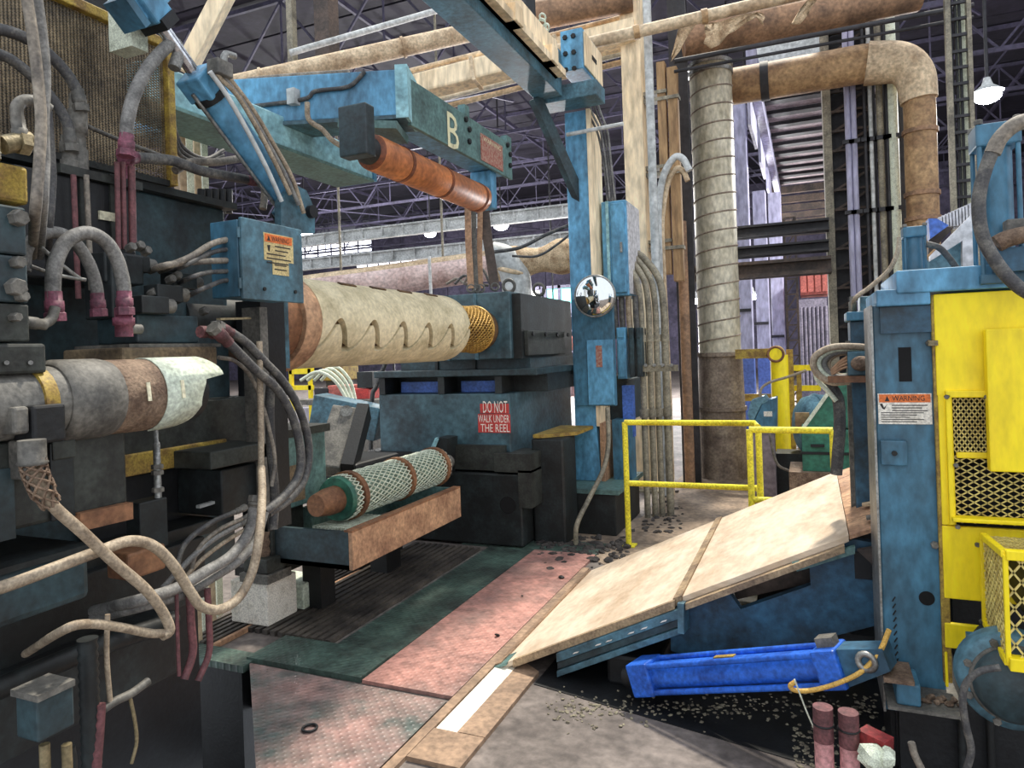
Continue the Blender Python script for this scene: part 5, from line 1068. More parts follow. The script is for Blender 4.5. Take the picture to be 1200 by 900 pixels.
t = T('line_manifold', 'small grey fitting cluster on top of the blue arm cylinder', 'fitting'); q = X_(258, 84, -2.1); t.p('block', MB().box(q.x-.03, q.x+.03, q.y-.04, q.y+.04, q.z-.02, q.z+.04), 'steel_dust', bevel=.005); t.p('elbow', MB().tube([q+V((0, .02, .04)), q+V((0, .03, .08)), q+V((0, .08, .09))], .014, 8, 4), 'steel'); t.done()
for k in range(4): one('machine_post', ['first', 'second', 'third', 'fourth'][k]+' pale post seen between guard post and blue arm cylinder', 'post', MB().box(*(lambda c: (c.x-.025, c.x+.025, c.y, c.y+.05, 0, 3.3+.1*k))(D_(206+9*k, 170, 4.2+.15*k))), 'strand_pale' if k % 2 else 'cream_pipe')
one('valve_cluster', 'dark row of small pipe stubs on the mill frame top', 'fitting', (lambda m: [m.cyl(X_(236+8*k, 250, -2.6), X_(236+8*k, 222, -2.6), .018, n=8) for k in range(5)] and m)(MB()), 'machine_black', kind='stuff')
# ------------------------------------------------------------------ handrails
def rail(label, P, posts, r=.024):
    t = T('handrail', label, 'handrail', 'yellow tubular handrails'); zt_, zm_ = 1.06, .54
    for (x, y) in posts:
        q = t.p('post', MB().cyl((x, y, .004), (x, y, zt_), r, n=14), 'yellow_rail'); t.p('foot_plate', MB().box(x-.06, x+.06, y-.06, y+.06, .002, .014), 'yellow_rail', under=q)
    for z_ in (zt_, zm_): t.p('top_rail' if z_ == zt_ else 'mid_rail', MB().tube([V((x, y, z_)) for x, y in P], r, 12, 1), 'yellow_rail')
    t.done()
p1 = Z_(737, 640, 0); p2 = D_(890, 491, 5.8)
rail('longer yellow handrail standing on the sandy floor by the conduits', [(p1.x, p1.y), (p2.x-.02, p1.y+.02), (p2.x+.02, p1.y-.25)], [(p1.x, p1.y), (p2.x+.02, p1.y-.22)])
p3 = D_(878, 503, 5.2); p4 = D_(976, 502, 4.95)
rail('shorter yellow handrail behind the raised end of the ramp', [(p3.x, p3.y), (p4.x, p3.y)], [(p3.x, p3.y), (p4.x, p3.y)])
# ------------------------------------------------------------------ ramp table
RYa, RYb = 3.41, 5.08; sx0, sx1, sx2 = -1.6, -.64, .13; sl_ = .82/(.13+1.6)
def rz(x): return .015+(x+1.6)*sl_
t = T('ramp_table', 'tilted pale wooden-topped coil ramp on a blue steel frame', 'ramp')
def slab(xa, xb, ya, yb, o0, o1, mt, name, under=None, bev=0):
    return t.p(name, MB().prism([(xa, ya, rz(xa)+o0), (xb, ya, rz(xb)+o0), (xb, ya, rz(xb)+o1), (xa, ya, rz(xa)+o1)], (0, yb-ya, 0)), mt, under=under, bevel=bev)
a1 = slab(sx0, sx1-.012, RYa, RYb, -.03, .0, 'wood_sheet', 'top_board', bev=.003); a2 = slab(sx1+.03, sx2, RYa+.02, RYb, -.03, .0, 'wood_sheet', 'top_board', bev=.003)
slab(sx1-.012, sx1+.03, RYa, RYb, -.03, .012, 'wood_edge', 'joint_strip'); slab(sx0+.1, sx1, RYa-.025, RYa, -.035, .006, 'wood_edge', 'edge_board'); slab(sx1+.05, sx2-.02, RYa-.02, RYa+.02, -.06, -.03, 'wood_edge', 'edge_board')
slab(sx0-.03, sx0+.02, RYa, RYb, -.01, .012, 'strip_brown', 'toe_plate'); slab(sx0-.04, sx0+.06, RYa-.02, RYa+.12, -.01, .004, 'green_grey', 'toe_plate')
for k, (o0, o1, dy, mt) in enumerate(((-.085, -.038, .0, 'teal'), (-.125, -.088, .012, 'teal_dark'), (-.16, -.128, .0, 'teal'))):
    slab(sx0+.35, sx1+.03, RYa-.04+dy, RYb-.1, o0, o1, mt, 'layer_plate', bev=.003)
t.p('layer_end', MB().beam((sx1+.03, RYa-.045, rz(sx1)-.07), (sx1+.05, RYa+.2, rz(sx1)-.09), .03, .14), 'teal')
for k in range(6): x = sx0+.45+k*.09+random.uniform(-.02, .02); t.p('paint_chip', MB().prism([(x, RYa-.0405, rz(x)-.07), (x+.03, RYa-.0405, rz(x)-.058), (x+.035, RYa-.0405, rz(x)-.05), (x+.01, RYa-.0405, rz(x)-.06)], (0, -.001, 0)), 'letter_white')
FY = RYa+.06
poly = [(786, 716), (850, 688), (868, 714), (950, 686), (948, 655), (1000, 632), (1046, 640), (1046, 728), (960, 750), (880, 766), (800, 768), (786, 762)]
t.p('side_frame', MB().prism([Y_(x, y, FY) for x, y in poly], (0, .05, 0)), 'frame_blue')
t.p('inner_bar', MB().beam(Y_(860, 690, FY+.2), Y_(955, 668, FY+.2), .06, .09), 'brown_steel'); t.p('far_side_frame', MB().prism([Y_(x, y, FY)+V((0, 1.4, 0)) for x, y in ((786, 716), (1000, 632), (1046, 640), (1046, 728), (880, 766), (786, 762))], (0, .05, 0)), 'frame_blue')
t.p('cross_plate', MB().box(-.3, .5, FY+.05, RYb-.1, .30, .36), 'machine_dark'); t.p('edge_angle', MB().prism([Y_(928, 660, RYa), Y_(1002, 641, RYa), Y_(1002, 649, RYa), Y_(934, 670, RYa)], (0, .04, 0)), 'green_grey')
# torn, toothed apron at the raised end
ny = 6; zz0 = rz(sx2)
for k in range(ny):
    y0 = RYa+.02+(RYb-RYa-.02)*k/ny; y1 = RYa+.02+(RYb-RYa-.02)*(k+1)/ny; w_ = y1-y0
    L_ = .22+random.uniform(-.03, .05)
    t.p('apron_tooth', MB().prism([(sx2+.003, y0+.003, zz0-.02), (sx2+.003, y1-.003, zz0-.02), (sx2+.1, y1-.003, zz0+.02), (sx2+L_, y0+w_*.6, zz0+.055), (sx2+L_, y0+w_*.25, zz0+.05), (sx2+.1, y0+.003, zz0+.02)], (0, 0, .018)), 'rust_pale')
    t.p('rag_strip', MB().beam((sx2+.08, y0+w_*.5, zz0+.05), (sx2+L_+.08, y0+w_*.45, zz0+.1), .05, .012), 'wrap' if k % 2 else 'steel_dust')
t.p('apron_plate', MB().prism([(sx2+.03, RYa, zz0-.06), (sx2+.33, RYa, zz0+.02), (sx2+.33, RYa, zz0-.36)], (0, .03, 0)), 'brown_steel')
t.p('apron_bed', MB().box(sx2+.02, sx2+.36, RYa+.05, RYb, zz0-.2, zz0-.08), 'machine_black'); t.done()
one('clevis_block', 'dark clevis foot block under the lower half of the ramp', 'block', MB().box(-1.0, -.72, 3.42, 3.7, .002, .16), 'machine_black', bevel=.02)
# blue hydraulic cylinder
c0, c1 = Y_(752, 793, 3.28), Y_(985, 782, 3.02); c0.z = max(c0.z, .13); d = (c1-c0).normalized()
c0 = Y_(755, 792, 3.3); c1 = Y_(992, 778, 3.0); d = (c1-c0).normalized()
t = T('hydraulic_cylinder', 'bright blue hydraulic cylinder lying under the ramp', 'cylinder')
t.p('barrel', MB().lathe(c0, d, [(0, .06), ((c1-c0).length, .06)], 28), 'cylinder_blue'); t.p('head_block', MB().beam(c0-d*.04, c0+d*.08, .15, .15), 'cylinder_blue', bevel=.01); t.p('cap_block', MB().beam(c1-d*.1, c1+d*.0, .15, .15), 'cylinder_blue', bevel=.01)
side = d.cross(UP).normalized(); u_ = side.cross(d)
for s1 in (-1, 1):
    for s2 in (-1, 1): t.p('tie_rod', MB().cyl(c0+side*.058*s1+u_*.058*s2, c1+side*.058*s1+u_*.058*s2, .014, n=8), 'cylinder_blue')
t.p('name_plate', MB().beam(c0.lerp(c1, .42)+u_*.061-side*0, c0.lerp(c1, .52)+u_*.061, .03, .006), 'yellow_old'); t.p('rear_eye', MB().prism([c1+side*.05+u_*.07, c1+side*.05-u_*.07, c1+side*.05-u_*.02+d*.17, c1+side*.05+u_*.06+d*.17], side*-.1), 'frame_blue')
t.p('eye_pin', MB().torus(c1+d*.1+side*.055+u_*.02, side, .03, .012, 16, 6), 'steel'); t.p('rod_end', MB().cyl(c0-d*.1, c0-d*.03, .05, n=16), 'machine_black'); t.p('port_block', MB().beam(c1-d*.08+u_*.085, c1-d*.01+u_*.085, .06, .05), 'steel_dust'); t.done()
pipe('yellow_hose', 'thin yellow hose looping under the blue hydraulic cylinder', pts([(1042, 738), (1030, 765), (1008, 788), (978, 802), (950, 809), (932, 809), (926, 804), (932, 799)], Y=2.92), .0095, 'yellow_hose', 'hose', n=8)
pipe('white_wire', 'thin white wire hanging beside the yellow hose loop', pts([(931, 796), (938, 815), (947, 838), (956, 858)], Y=2.9), .0035, 'strand_pale', 'wire', n=6)
for k, px in enumerate((964, 994)):
    q = Y_(px, 828+6*k, 2.72); t = T('pink_standpipe', ['pink standpipe with dark cap, nearer the ramp, at the pit edge', 'pink standpipe with dark cap, nearer the blue machine column'][k], 'pipe', 'pink standpipes')
    t.p('tube', MB().cyl((q.x, q.y, .0), (q.x, q.y, q.z-.1), .032, n=18), 'pink'); t.p('cap', MB().cyl((q.x, q.y, q.z-.12), q, .034, n=18), 'pink_hose'); t.p('band', MB().torus((q.x, q.y, q.z-.06), (0, 0, 1), .034, .004, 18, 6), 'machine_black'); t.done()
one('red_scrap', 'red scrap plate lying beside the pink standpipes', 'scrap', MB().beam(Y_(1010, 868, 2.75), Y_(1042, 884, 2.7), .06, .1), 'red_paint')
one('white_rag', 'crumpled white rag beside the pink standpipes', 'rag', (lambda m: [m.rock(Y_(1018+7*k, 892-6*(k % 2), 2.65), .05, .7) for k in range(4)] and m)(MB()), 'strand_pale')
# debris
random.seed(21)
def debris(name, label, area, n, r0, r1, mt):
    m = MB()
    for k in range(n):
        x, y = area(); r = random.uniform(r0, r1)
        if name == 'rubble' and (x < -1.6 and y > 6.05): continue
        m.rock((x, y, r*.3), r)
    one(name, label, 'debris', m, mt, kind='stuff')
def ar1():
    q = D_(random.uniform(640, 735), 600, 1); f = Z_(random.uniform(630, 738), random.gauss(640, 12), 0); return f.x, f.y
debris('rubble', 'dark rubble heap between the column plinth and the handrail', ar1, 220, .012, .045, 'rubble')
def ar2(): f = Z_(random.uniform(640, 1030), 828+random.gauss(0, 9)+.06*random.uniform(0, 100), 0); return f.x, f.y
debris('gravel', 'oily gravel strip on the floor below the blue cylinder', ar2, 500, .004, .012, 'gravel')
def ar3(): f = Z_(random.uniform(930, 1050), random.uniform(850, 905), 0); return f.x, f.y
debris('gravel', 'pale chippings scattered round the pink standpipes', ar3, 400, .004, .012, 'gravel')
def ar4(): f = Z_(random.uniform(700, 800), random.uniform(575, 625), 0); return f.x, f.y
debris('rubble', 'flat dark scrap pieces lying among the conduit feet', ar4, 120, .012, .035, 'rubble')
for k, (px, py, s_) in enumerate(((583, 744, .02), (612, 698, .012), (658, 676, .03))):
    one('floor_scrap', ['small black scrap on the red floor plate near the ramp toe', 'tiny dark chip on the red floor plate', 'dark scrap at the far corner of the ramp toe'][k], 'scrap', MB().rock(Z_(px, py, .03), s_, .5), 'machine_black')
one('under_ramp_sheet', 'flat dark sheet lying beneath the ramp frame', 'sheet', flat(MB(), [(-1.35, 3.3), (.3, 2.95), (.9, 3.0), (.9, 5.0), (-1.3, 5.0)], .0005, .004), 'machine_black')  # flat black sheet covering the floor under the ramp frame
# ------------------------------------------------------------------ yellow guarded machine
PY = 3.08
t = T('press_frame', 'blue steel machine upright with slot and warning sign, caps on top', 'machine')
x0, x1 = Y_(1030, 600, PY).x, Y_(1102, 600, PY).x; zt_, zb_ = Y_(1024, 358, PY).z, Y_(1040, 832, PY).z
col = t.p('upright', MB().box(x0, x1, PY, PY+.4, zb_, zt_), 'machine_blue', bevel=.006)
t.p('left_lip', MB().box(x0-.008, x0, PY-.015, PY+.35, zb_, zt_), 'steel')
t.p('foot', MB().box(x0+.02, x1+.05, PY+.05, PY+.4, .0, zb_), 'machine_black')
sx_ = [Y_(1053, 425, PY).x, Y_(1068, 425, PY).x]; sz_ = [Y_(1060, 447, PY).z, Y_(1060, 407, PY).z]
t.p('slot', MB().box(sx_[0], sx_[1], PY-.003, PY+.01, sz_[0], sz_[1]), 'void', under=col)
q = Y_(1086, 701, PY); t.p('round_hole', MB().lathe(q, (0, -1, 0), [(0, .027), (.003, .027)], 20), 'void', under=col)
t.p('shoulder', MB().box(Y_(1025, 400, PY).x+.02, x1, PY-.02, PY, Y_(1060, 390, PY).z, zt_-.01), 'frame_blue')
a = Y_(1031, 515, PY); b = Y_(1063, 545, PY); t.p('latch_box', MB().box(a.x, b.x, PY-.03, PY, b.z, a.z), 'machine_blue', bevel=.005); q = Y_(1048, 531, PY-.03); t.p('latch_pin', MB().cyl(q, q-V((0, .012, 0)), .01, n=10), 'machine_black')
for (px, py) in ((1089, 402), (1095, 638)): q = Y_(px, py, PY); t.p('frame_bolt', MB().hexb(q, (0, -1, 0), .014, .02), 'steel_dust')
for k in range(11): q = Y_(1047+.4*k, 702+8*k, PY); t.p('chain_mark', MB().beam(q+V((-.004, -.002, -.008)), q+V((.006, -.002, .010)), .005, .004), 'machine_black', under=col)
# warning sign
xa, xb = Y_(1029, 478, PY).x, Y_(1092, 478, PY).x; z1_, z0_ = Y_(1060, 461, PY).z, Y_(1060, 497, PY).z; W, H = xb-xa, z1_-z0_
sg = t.p('warning_sign', MB().box(xa, xb, PY-.004, PY, z0_, z1_), 'sign_white', under=col); hd = t.p('sign_header', MB().box(xa+.004, xb-.004, PY-.005, PY-.004, z1_-H*.29, z1_-.003), 'sign_orange', under=col)
q = MB(); text(q, 'WARNING', W*.6, H*.17, (xa+W*.27, PY-.005, z1_-H*.24), (1, 0, 0), (0, 0, 1), (0, -1, 0), .001)
q.prism([(xa+W*.13, PY-.0055, z1_-H*.25), (xa+W*.22, PY-.0055, z1_-H*.25), (xa+W*.175, PY-.0055, z1_-H*.07)], (0, -.0005, 0))
q.prism([(xa+W*.03, PY-.0045, z1_-H*.34), (xa+W*.08, PY-.0045, z1_-H*.32), (xa+W*.11, PY-.0045, z1_-H*.46), (xa+W*.17, PY-.0045, z1_-H*.36), (xa+W*.12, PY-.0045, z1_-H*.52), (xa+W*.08, PY-.0045, z1_-H*.5)], (0, -.0006, 0))
for k in range(3): q.box(xa+W*.26, xa+W*(.92-.1*(k % 2)), PY-.0048, PY-.004, z1_-H*(.40+.085*k), z1_-H*(.37+.085*k))
for k in range(5): q.box(xa+W*.05, xa+W*(.85-.13*(k % 3)), PY-.0048, PY-.004, z1_-H*(.64+.072*k), z1_-H*(.615+.072*k))
t.p('lettering', q, 'letter_black', under=col)
# caps
a = Y_(1026, 342, PY-.02); b = Y_(1090, 360, PY-.02); t.p('lower_cap', MB().box(a.x, b.x, PY-.04, PY+.5, b.z+.01, a.z+.005), 'sky_blue', bevel=.006)
a = Y_(1050, 322, PY-.04); t.p('upper_cap', MB().box(a.x, 1.4, PY-.05, PY+.6, Y_(1090, 343, PY).z, Y_(1090, 316, PY).z), 'sky_blue', bevel=.006)
t.p('base', MB().box(Y_(1052, 870, 3.05).x, 1.5, 3.12, 3.6, 0, .34), 'machine_black', bevel=.01); t.p('inner_wall', MB().box(Y_(1100, 500, 3.3).x+.05, 1.5, 3.45, 3.55, .34, 1.88), 'machine_black'); t.p('pipe_stub', MB().cyl((.47, 3.02, .0), (.47, 3.02, .28), .014, n=8), 'machine_dark'); t.p('pipe_stub', MB().cyl((.56, 3.02, .0), (.56, 3.02, .3), .014, n=8), 'machine_dark')
t.done()
# foot ledge
t = T('foot_ledge', 'dusty ledge with blue block at the foot of the blue upright', 'ledge'); a = Y_(1050, 800, 2.9); b = Y_(1080, 830, 2.9)
t.p('block', MB().box(a.x, b.x, 2.9, 3.05, b.z, a.z), 'machine_blue', bevel=.008); t.p('plate', MB().box(a.x-.03, Y_(1132, 830, 2.9).x, 2.88, 3.4, b.z-.0-.012, b.z-.0), 'steel_dust'); t.p('support', MB().box(a.x+.02, a.x+.5, 3.05, 3.4, .0, b.z-.012), 'machine_black'); t.p('top_dust', MB().box(a.x-.04, b.x-.02, 2.89, 3.06, a.z, a.z+.015), 'dust_brown')
for k in range(12): t.p('dirt_clump', MB().rock((b.x+.02+.012*k, 2.95+.02*(k % 3), b.z+.008), .016), 'dust_brown')
t.done()
# rear blue post
t = T('rear_post', 'narrower dark blue post behind the slotted upright', 'post'); RY_ = 3.9; a = Y_(996, 376, RY_); b = Y_(1024, 548, RY_)
t.p('body', MB().box(a.x, b.x+.03, RY_, RY_+.25, .0, a.z), 'frame_blue', bevel=.008); t.p('cap', MB().box(a.x-.015, b.x+.03, RY_-.02, RY_+.27, a.z, a.z+.045), 'machine_blue', bevel=.005); t.p('block', MB().box(a.x+.05, b.x+.03, RY_+.02, RY_+.2, a.z+.045, a.z+.12), 'teal', bevel=.005)
t.p('side_rib', MB().box(a.x-.02, a.x, RY_+.05, RY_+.1, .3, a.z-.1), 'steel_dust'); t.done()
pipe('thin_hose', 'thin pale hose rising in a bend above the rear blue post', [V((a.x+.02, RY_+.1, a.z+.047))] + pts([(1002, 350), (1020, 336), (1042, 316), (1052, 295), (1054, 278)], Y=RY_), .011, 'hose_beige', 'hose', n=8)
one('hose_fitting', 'small fitting standing on the rear blue post cap', 'fitting', MB().lathe((a.x+.02, RY_+.1, a.z+.047), (0, 0, 1), [(0, .02), (.05, .02), (.055, .014), (.08, .014)], 10), 'steel_dust')
# hoses looping round the drum bracket
t = T('hose_bracket', 'green-blue bracket block with dusty round knob behind the upright', 'bracket'); a = Y_(993, 412, 3.7); b = Y_(1028, 440, 3.7)
t.p('block', MB().box(a.x, b.x, 3.7, 3.88, b.z, a.z), 'teal', bevel=.006); t.p('knob', MB().sphere(Y_(1009, 426, 3.68), .045, 16, 10, (1, .6, .8)), 'dust_brown'); t.p('plate', MB().box(Y_(970, 440, 3.7).x, b.x, 3.66, 3.9, b.z-.03, b.z), 'rust'); t.done()
lp = [(1024, 408), (1000, 406), (975, 407), (957, 416), (953, 428), (960, 440), (975, 448), (995, 447)]
for k in range(4):
    s_ = 1-.13*k; P = [(1000+(x-1000)*s_ if x < 1000 else x, 427+(y-427)*s_) for x, y in lp]
    pipe('looped_hose', ['outermost', 'second', 'third', 'innermost'][k]+' hose of the bundle looping beside the knob bracket', pts(P, Y=3.72+.02*k), (.016, .014, .017, .01)[k], ('hose_beige', 'strand_pale', 'hose_grey', 'hose_beige')[k], 'hose', 'hoses looping beside the bracket', n=8)
for k in range(4): pipe('pink_lead', ['first', 'second', 'third', 'fourth'][k]+' short pink lead fanned out inside the hose loop', pts([(993, 418+4*k), (984, 424+3*k), (974, 434+2*k)], Y=3.75), .007, 'rust_pale', 'lead', 'leads inside the hose loop', n=6)
pipe('drop_hose', 'thick black hose bundle dropping from the loop past the green gearbox', pts([(960, 442), (972, 452), (982, 468), (984, 500), (982, 530), (980, 556)], Y=3.85), .028, 'hose_black', 'hose', n=10)
pipe('drop_hose', 'pale hose slanting from the loop across the black bundle', pts([(955, 432), (958, 445), (970, 458), (980, 470)], Y=3.8), .012, 'strand_pale', 'hose', n=8)
# green gearbox and motor
GY = 6.9
t = T('gearbox', 'green gearbox with sloping belt guard behind the short handrail', 'gearbox')
t.p('belt_guard', MB().prism([Y_(x, y, GY) for x, y in ((941, 502), (985, 440), (1012, 436), (1012, 502))], (0, .35, 0)), 'gear_green', bevel=.006); lo = t.p('lower_case', MB().box(Y_(940, 530, GY).x, Y_(1012, 530, GY).x, GY-.03, GY+.45, Y_(960, 552, GY).z, Y_(960, 503, GY).z), 'gear_green', bevel=.006)
t.p('seam', MB().box(Y_(938, 530, GY).x, Y_(1012, 530, GY).x, GY-.04, GY-.03, Y_(960, 532, GY).z, Y_(960, 529, GY).z), 'machine_black', under=lo); t.p('handle', MB().box(Y_(950, 522, GY).x, Y_(966, 522, GY).x, GY-.06, GY-.03, Y_(960, 523, GY).z, Y_(960, 520, GY).z), 'machine_black', under=lo)
t.p('guard_edge', MB().beam(Y_(941, 502, GY-.02), Y_(985, 440, GY-.02), .03, .03), 'strand_pale'); t.p('pedestal', MB().box(Y_(925, 555, GY).x, Y_(1012, 555, GY).x, GY-.1, GY+.5, 0, Y_(960, 552, GY).z), 'dust_brown')
t.done()
t = T('drive_motor', 'blue-grey motor with round end bell beside the green gearbox', 'motor'); c = Y_(944, 500, GY+1.0)
t.p('body', MB().lathe(c+V((.1, .05, 0)), (-1, -.4, 0), [(-.3, .32), (0, .33), (.1, .31), (.16, .24), (.17, .1)], 32), 'motor_blue'); t.p('end_ring', MB().torus(c+V((.1, .05, 0)), (-1, -.4, 0), .325, .02, 32, 6), 'motor_blue'); t.p('vent_plate', MB().box(*(lambda q: (q.x-.06, q.x+.07, q.y-.3, q.y-.26, q.z-.06, q.z+.1))(Y_(940, 492, GY+.75))), 'tan_pipe'); t.p('stand', MB().box(c.x-.3, c.x+.2, c.y-.05, c.y+.3, 0, c.z-.28), 'machine_dark'); t.done()
t = T('control_housing', 'slanted blue box with white name tag beside the spiral duct foot', 'box'); Y = 7.6
t.p('body', MB().prism([Y_(x, y, Y) for x, y in ((878, 507), (894, 470), (910, 466), (910, 507))], (0, .3, 0)), 'machine_blue', bevel=.006); t.p('top_cover', MB().prism([Y_(x, y, Y-.01) for x, y in ((876, 485), (880, 470), (896, 464), (900, 470), (892, 474), (880, 500))], (0, .3, 0)), 'motor_blue'); t.p('name_tag', MB().box(Y_(895, 484, Y).x, Y_(905, 484, Y).x, Y-.008, Y, Y_(900, 488, Y).z, Y_(900, 482, Y).z), 'sign_white'); t.p('stand', MB().box(Y_(880, 540, Y).x, Y_(908, 540, Y).x, Y+.02, Y+.28, 0, Y_(890, 507, Y).z), 'deck_pale'); t.done()
t = T('bollard_arm', 'yellow post with old yellow arm and round capped pivot', 'bollard'); Y = 8.9
t.p('post', MB().lathe((Y_(914, 450, Y).x, Y, 0), (0, 0, 1), [(0, .1), (Y_(914, 416, Y).z, .1)], 24), 'yellow'); t.p('shade_post', MB().box(Y_(922, 450, Y).x, Y_(930, 450, Y).x, Y+.1, Y+.25, 0, Y_(914, 410, Y).z), 'yellow_old'); t.p('arm', MB().box(Y_(862, 414, Y).x, Y_(905, 414, Y).x, Y-.05, Y+.08, Y_(880, 420, Y).z, Y_(880, 409, Y).z), 'yellow_old'); c = Y_(909, 415, Y-.12); t.p('pivot', MB().cyl(c, c+V((0, .1, 0)), .1, n=24), 'yellow'); t.p('pivot_ring', MB().torus(c, (0, 1, 0), .085, .015, 24, 6), 'rust'); t.done()
for k, (p0, p1, y0, y1, lb) in enumerate(((930, 962, 428, 434, 'small yellow rail beyond the yellow post, higher one'), (930, 962, 452, 458, 'small yellow rail beyond the yellow post, lower one'), (862, 908, 462, 470, 'old yellow rail low beside the spiral duct foot'))):
    a = Y_(p0, y0, 10+.2*k); b = Y_(p1, y1, 10+.2*k); t = T('guard_rail', lb, 'rail'); t.p('bar', MB().box(a.x, b.x, a.y, a.y+.06, b.z, a.z), 'yellow' if k < 2 else 'yellow_old'); t.p('leg', MB().box(a.x+.03, a.x+.09, a.y+.06, a.y+.12, 0, a.z), 'yellow_old'); t.done()
pipe('motor_cable', 'thin pale cable arching from the motor to the yellow rail', pts([(891, 468), (892, 456), (902, 448), (922, 442), (945, 434)], Y=7.7), .014, 'hose_beige', 'cable', n=7)
pipe('motor_cable', 'thin dark cable drooping from the blue box to the floor clutter', pts([(902, 508), (906, 530), (912, 545), (925, 552)], Y=7.4), .014, 'hose_dust', 'cable', n=7)
random.seed(5)
for k in range(5): one('rag_bundle', ['first', 'second', 'third', 'fourth', 'fifth'][k]+' dusty rag bundle on the floor behind the short handrail, counted from the duct', 'rag', MB().rock(V((Y_(900+9*k, 545, 6.4).x, 6.4+.05*(k % 2), .1)), .12, .6), 'wrap' if k % 2 else 'dust_brown')
one('deck_plate', 'tan plank platform behind the short handrail', 'platform', MB().box(Y_(890, 555, 6.3).x, Y_(975, 555, 6.3).x, 6.2, 6.8, 0.003, .06), 'strip_brown'); 
# cylinders on the machine top
def tiecyl(name, label, px0, px1, pyt, pyb, Y, mt, capl):
    t = T(name, label, 'cylinder'); a = Y_(px0, pyt, Y); b = Y_(px1, pyb, Y); r = (b.x-a.x)/2; cx_ = (a.x+b.x)/2; z0, z1 = b.z, a.z; h = z1-z0
    t.p('barrel', MB().lathe((cx_, Y+r, z0), (0, 0, 1), [(0, r*.72), (h*.86, r*.72)], 28), mt); t.p('cap', MB().box(cx_-r, cx_+r, Y, Y+2*r, z1-h*capl, z1), mt, bevel=.006); t.p('base', MB().box(cx_-r, cx_+r, Y, Y+2*r, z0, z0+h*.06), mt, bevel=.004)
    for s1 in (-1, 1):
        for s2 in (-1, 1):
            c = V((cx_+s1*r*.84, Y+r+s2*r*.84, 0)); t.p('tie_rod', MB().cyl((c.x, c.y, z0), (c.x, c.y, z1-h*capl), r*.12, n=10), mt); t.p('rod_nut', MB().hexb((c.x, c.y, z1), (0, 0, 1), r*.2, r*.25), 'steel_dust')
    t.done()
tiecyl('small_cylinder', 'small blue tie-rod cylinder standing on the machine cap', 1058, 1088, 266, 317, PY+.1, 'machine_blue', .24)
tiecyl('large_cylinder', 'large blue tie-rod cylinder at the frame edge above the yellow guard', 1143, 1204, 146, 330, 3.0, 'machine_blue', .14)
t = T('cylinder_port', 'dusty wrapped port fitting on the large blue cylinder', 'fitting'); a = Y_(1178, 258, 2.95); t.p('block', MB().box(a.x, a.x+.09, 2.93, 2.995, Y_(1180, 272, 2.95).z, a.z), 'steel_dust', bevel=.005); t.p('wrap', MB().tube(pts([(1168, 286), (1180, 280), (1200, 275), (1215, 274)], Y=2.93), .03, 10, 5), 'dust_brown'); t.p('lower_block', MB().box(Y_(1166, 300, 2.95).x, 1.0, 2.95, 3.0, Y_(1180, 318, 2.95).z, Y_(1180, 290, 2.95).z), 'frame_blue'); t.done()
pipe('black_hose', 'thick black hose bowing down past the large blue cylinder', pts([(1215, 140), (1190, 146), (1172, 162), (1156, 195), (1147, 235), (1151, 275), (1168, 308), (1192, 335), (1220, 352)], Y=2.75), .021, 'hose_black', 'hose', n=12, extra=[('dusty_sleeve', MB().tube(pts([(1215, 139), (1190, 146), (1172, 162), (1163, 180)], Y=2.75), .025, 12, 5), 'hose_dust')])
pipe('cap_hose', 'short dark hose leaving the small blue cylinder', pts([(1086, 286), (1100, 290), (1112, 302), (1122, 316)], Y=PY+.1), .012, 'hose_black', 'hose', n=8)
# white hood behind
t = T('chute_hood', 'white sloping chute hood with ribbed sheet behind the machine top', 'hood'); Y = 4.3
t.p('side_plate', MB().prism([Y_(x, y, Y) for x, y in ((1090, 300), (1142, 248), (1142, 316), (1128, 316), (1128, 282), (1090, 306))], (0, .05, 0)), 'corr'); t.p('lower_plate', MB().prism([Y_(x, y, Y+.06) for x, y in ((1086, 306), (1130, 278), (1130, 318), (1086, 318))], (0, .04, 0)), 'motor_blue')
t.p('support_leg', MB().box(Y_(1138, 310, Y).x-.04, Y_(1138, 310, Y).x, Y+.1, Y+.16, 0, Y_(1138, 312, Y).z), 'dark_steel')
bk = t.p('ribbed_sheet', MB().prism([Y_(x, y, Y+.3) for x, y in ((1098, 256), (1150, 232), (1150, 262), (1118, 268))], (0, .03, 0)), 'corr')
for k in range(12): x = 1102+k*3.8; t.p('rib', MB().beam(Y_(x, 256-(x-1098)*.44, Y+.28), Y_(x+1, 266-(x-1098)*.05, Y+.28), .012, .02), 'corr', under=bk)
t.p('blue_cover', MB().prism([Y_(x, y, Y+.1) for x, y in ((1088, 256), (1098, 256), (1112, 264), (1090, 280))], (0, .1, 0)), 'bluepanel'); t.p('brown_liner', MB().prism([Y_(x, y, Y+.22) for x, y in ((1090, 266), (1118, 266), (1100, 286), (1088, 298))], (0, .05, 0)), 'brown_steel'); t.done()
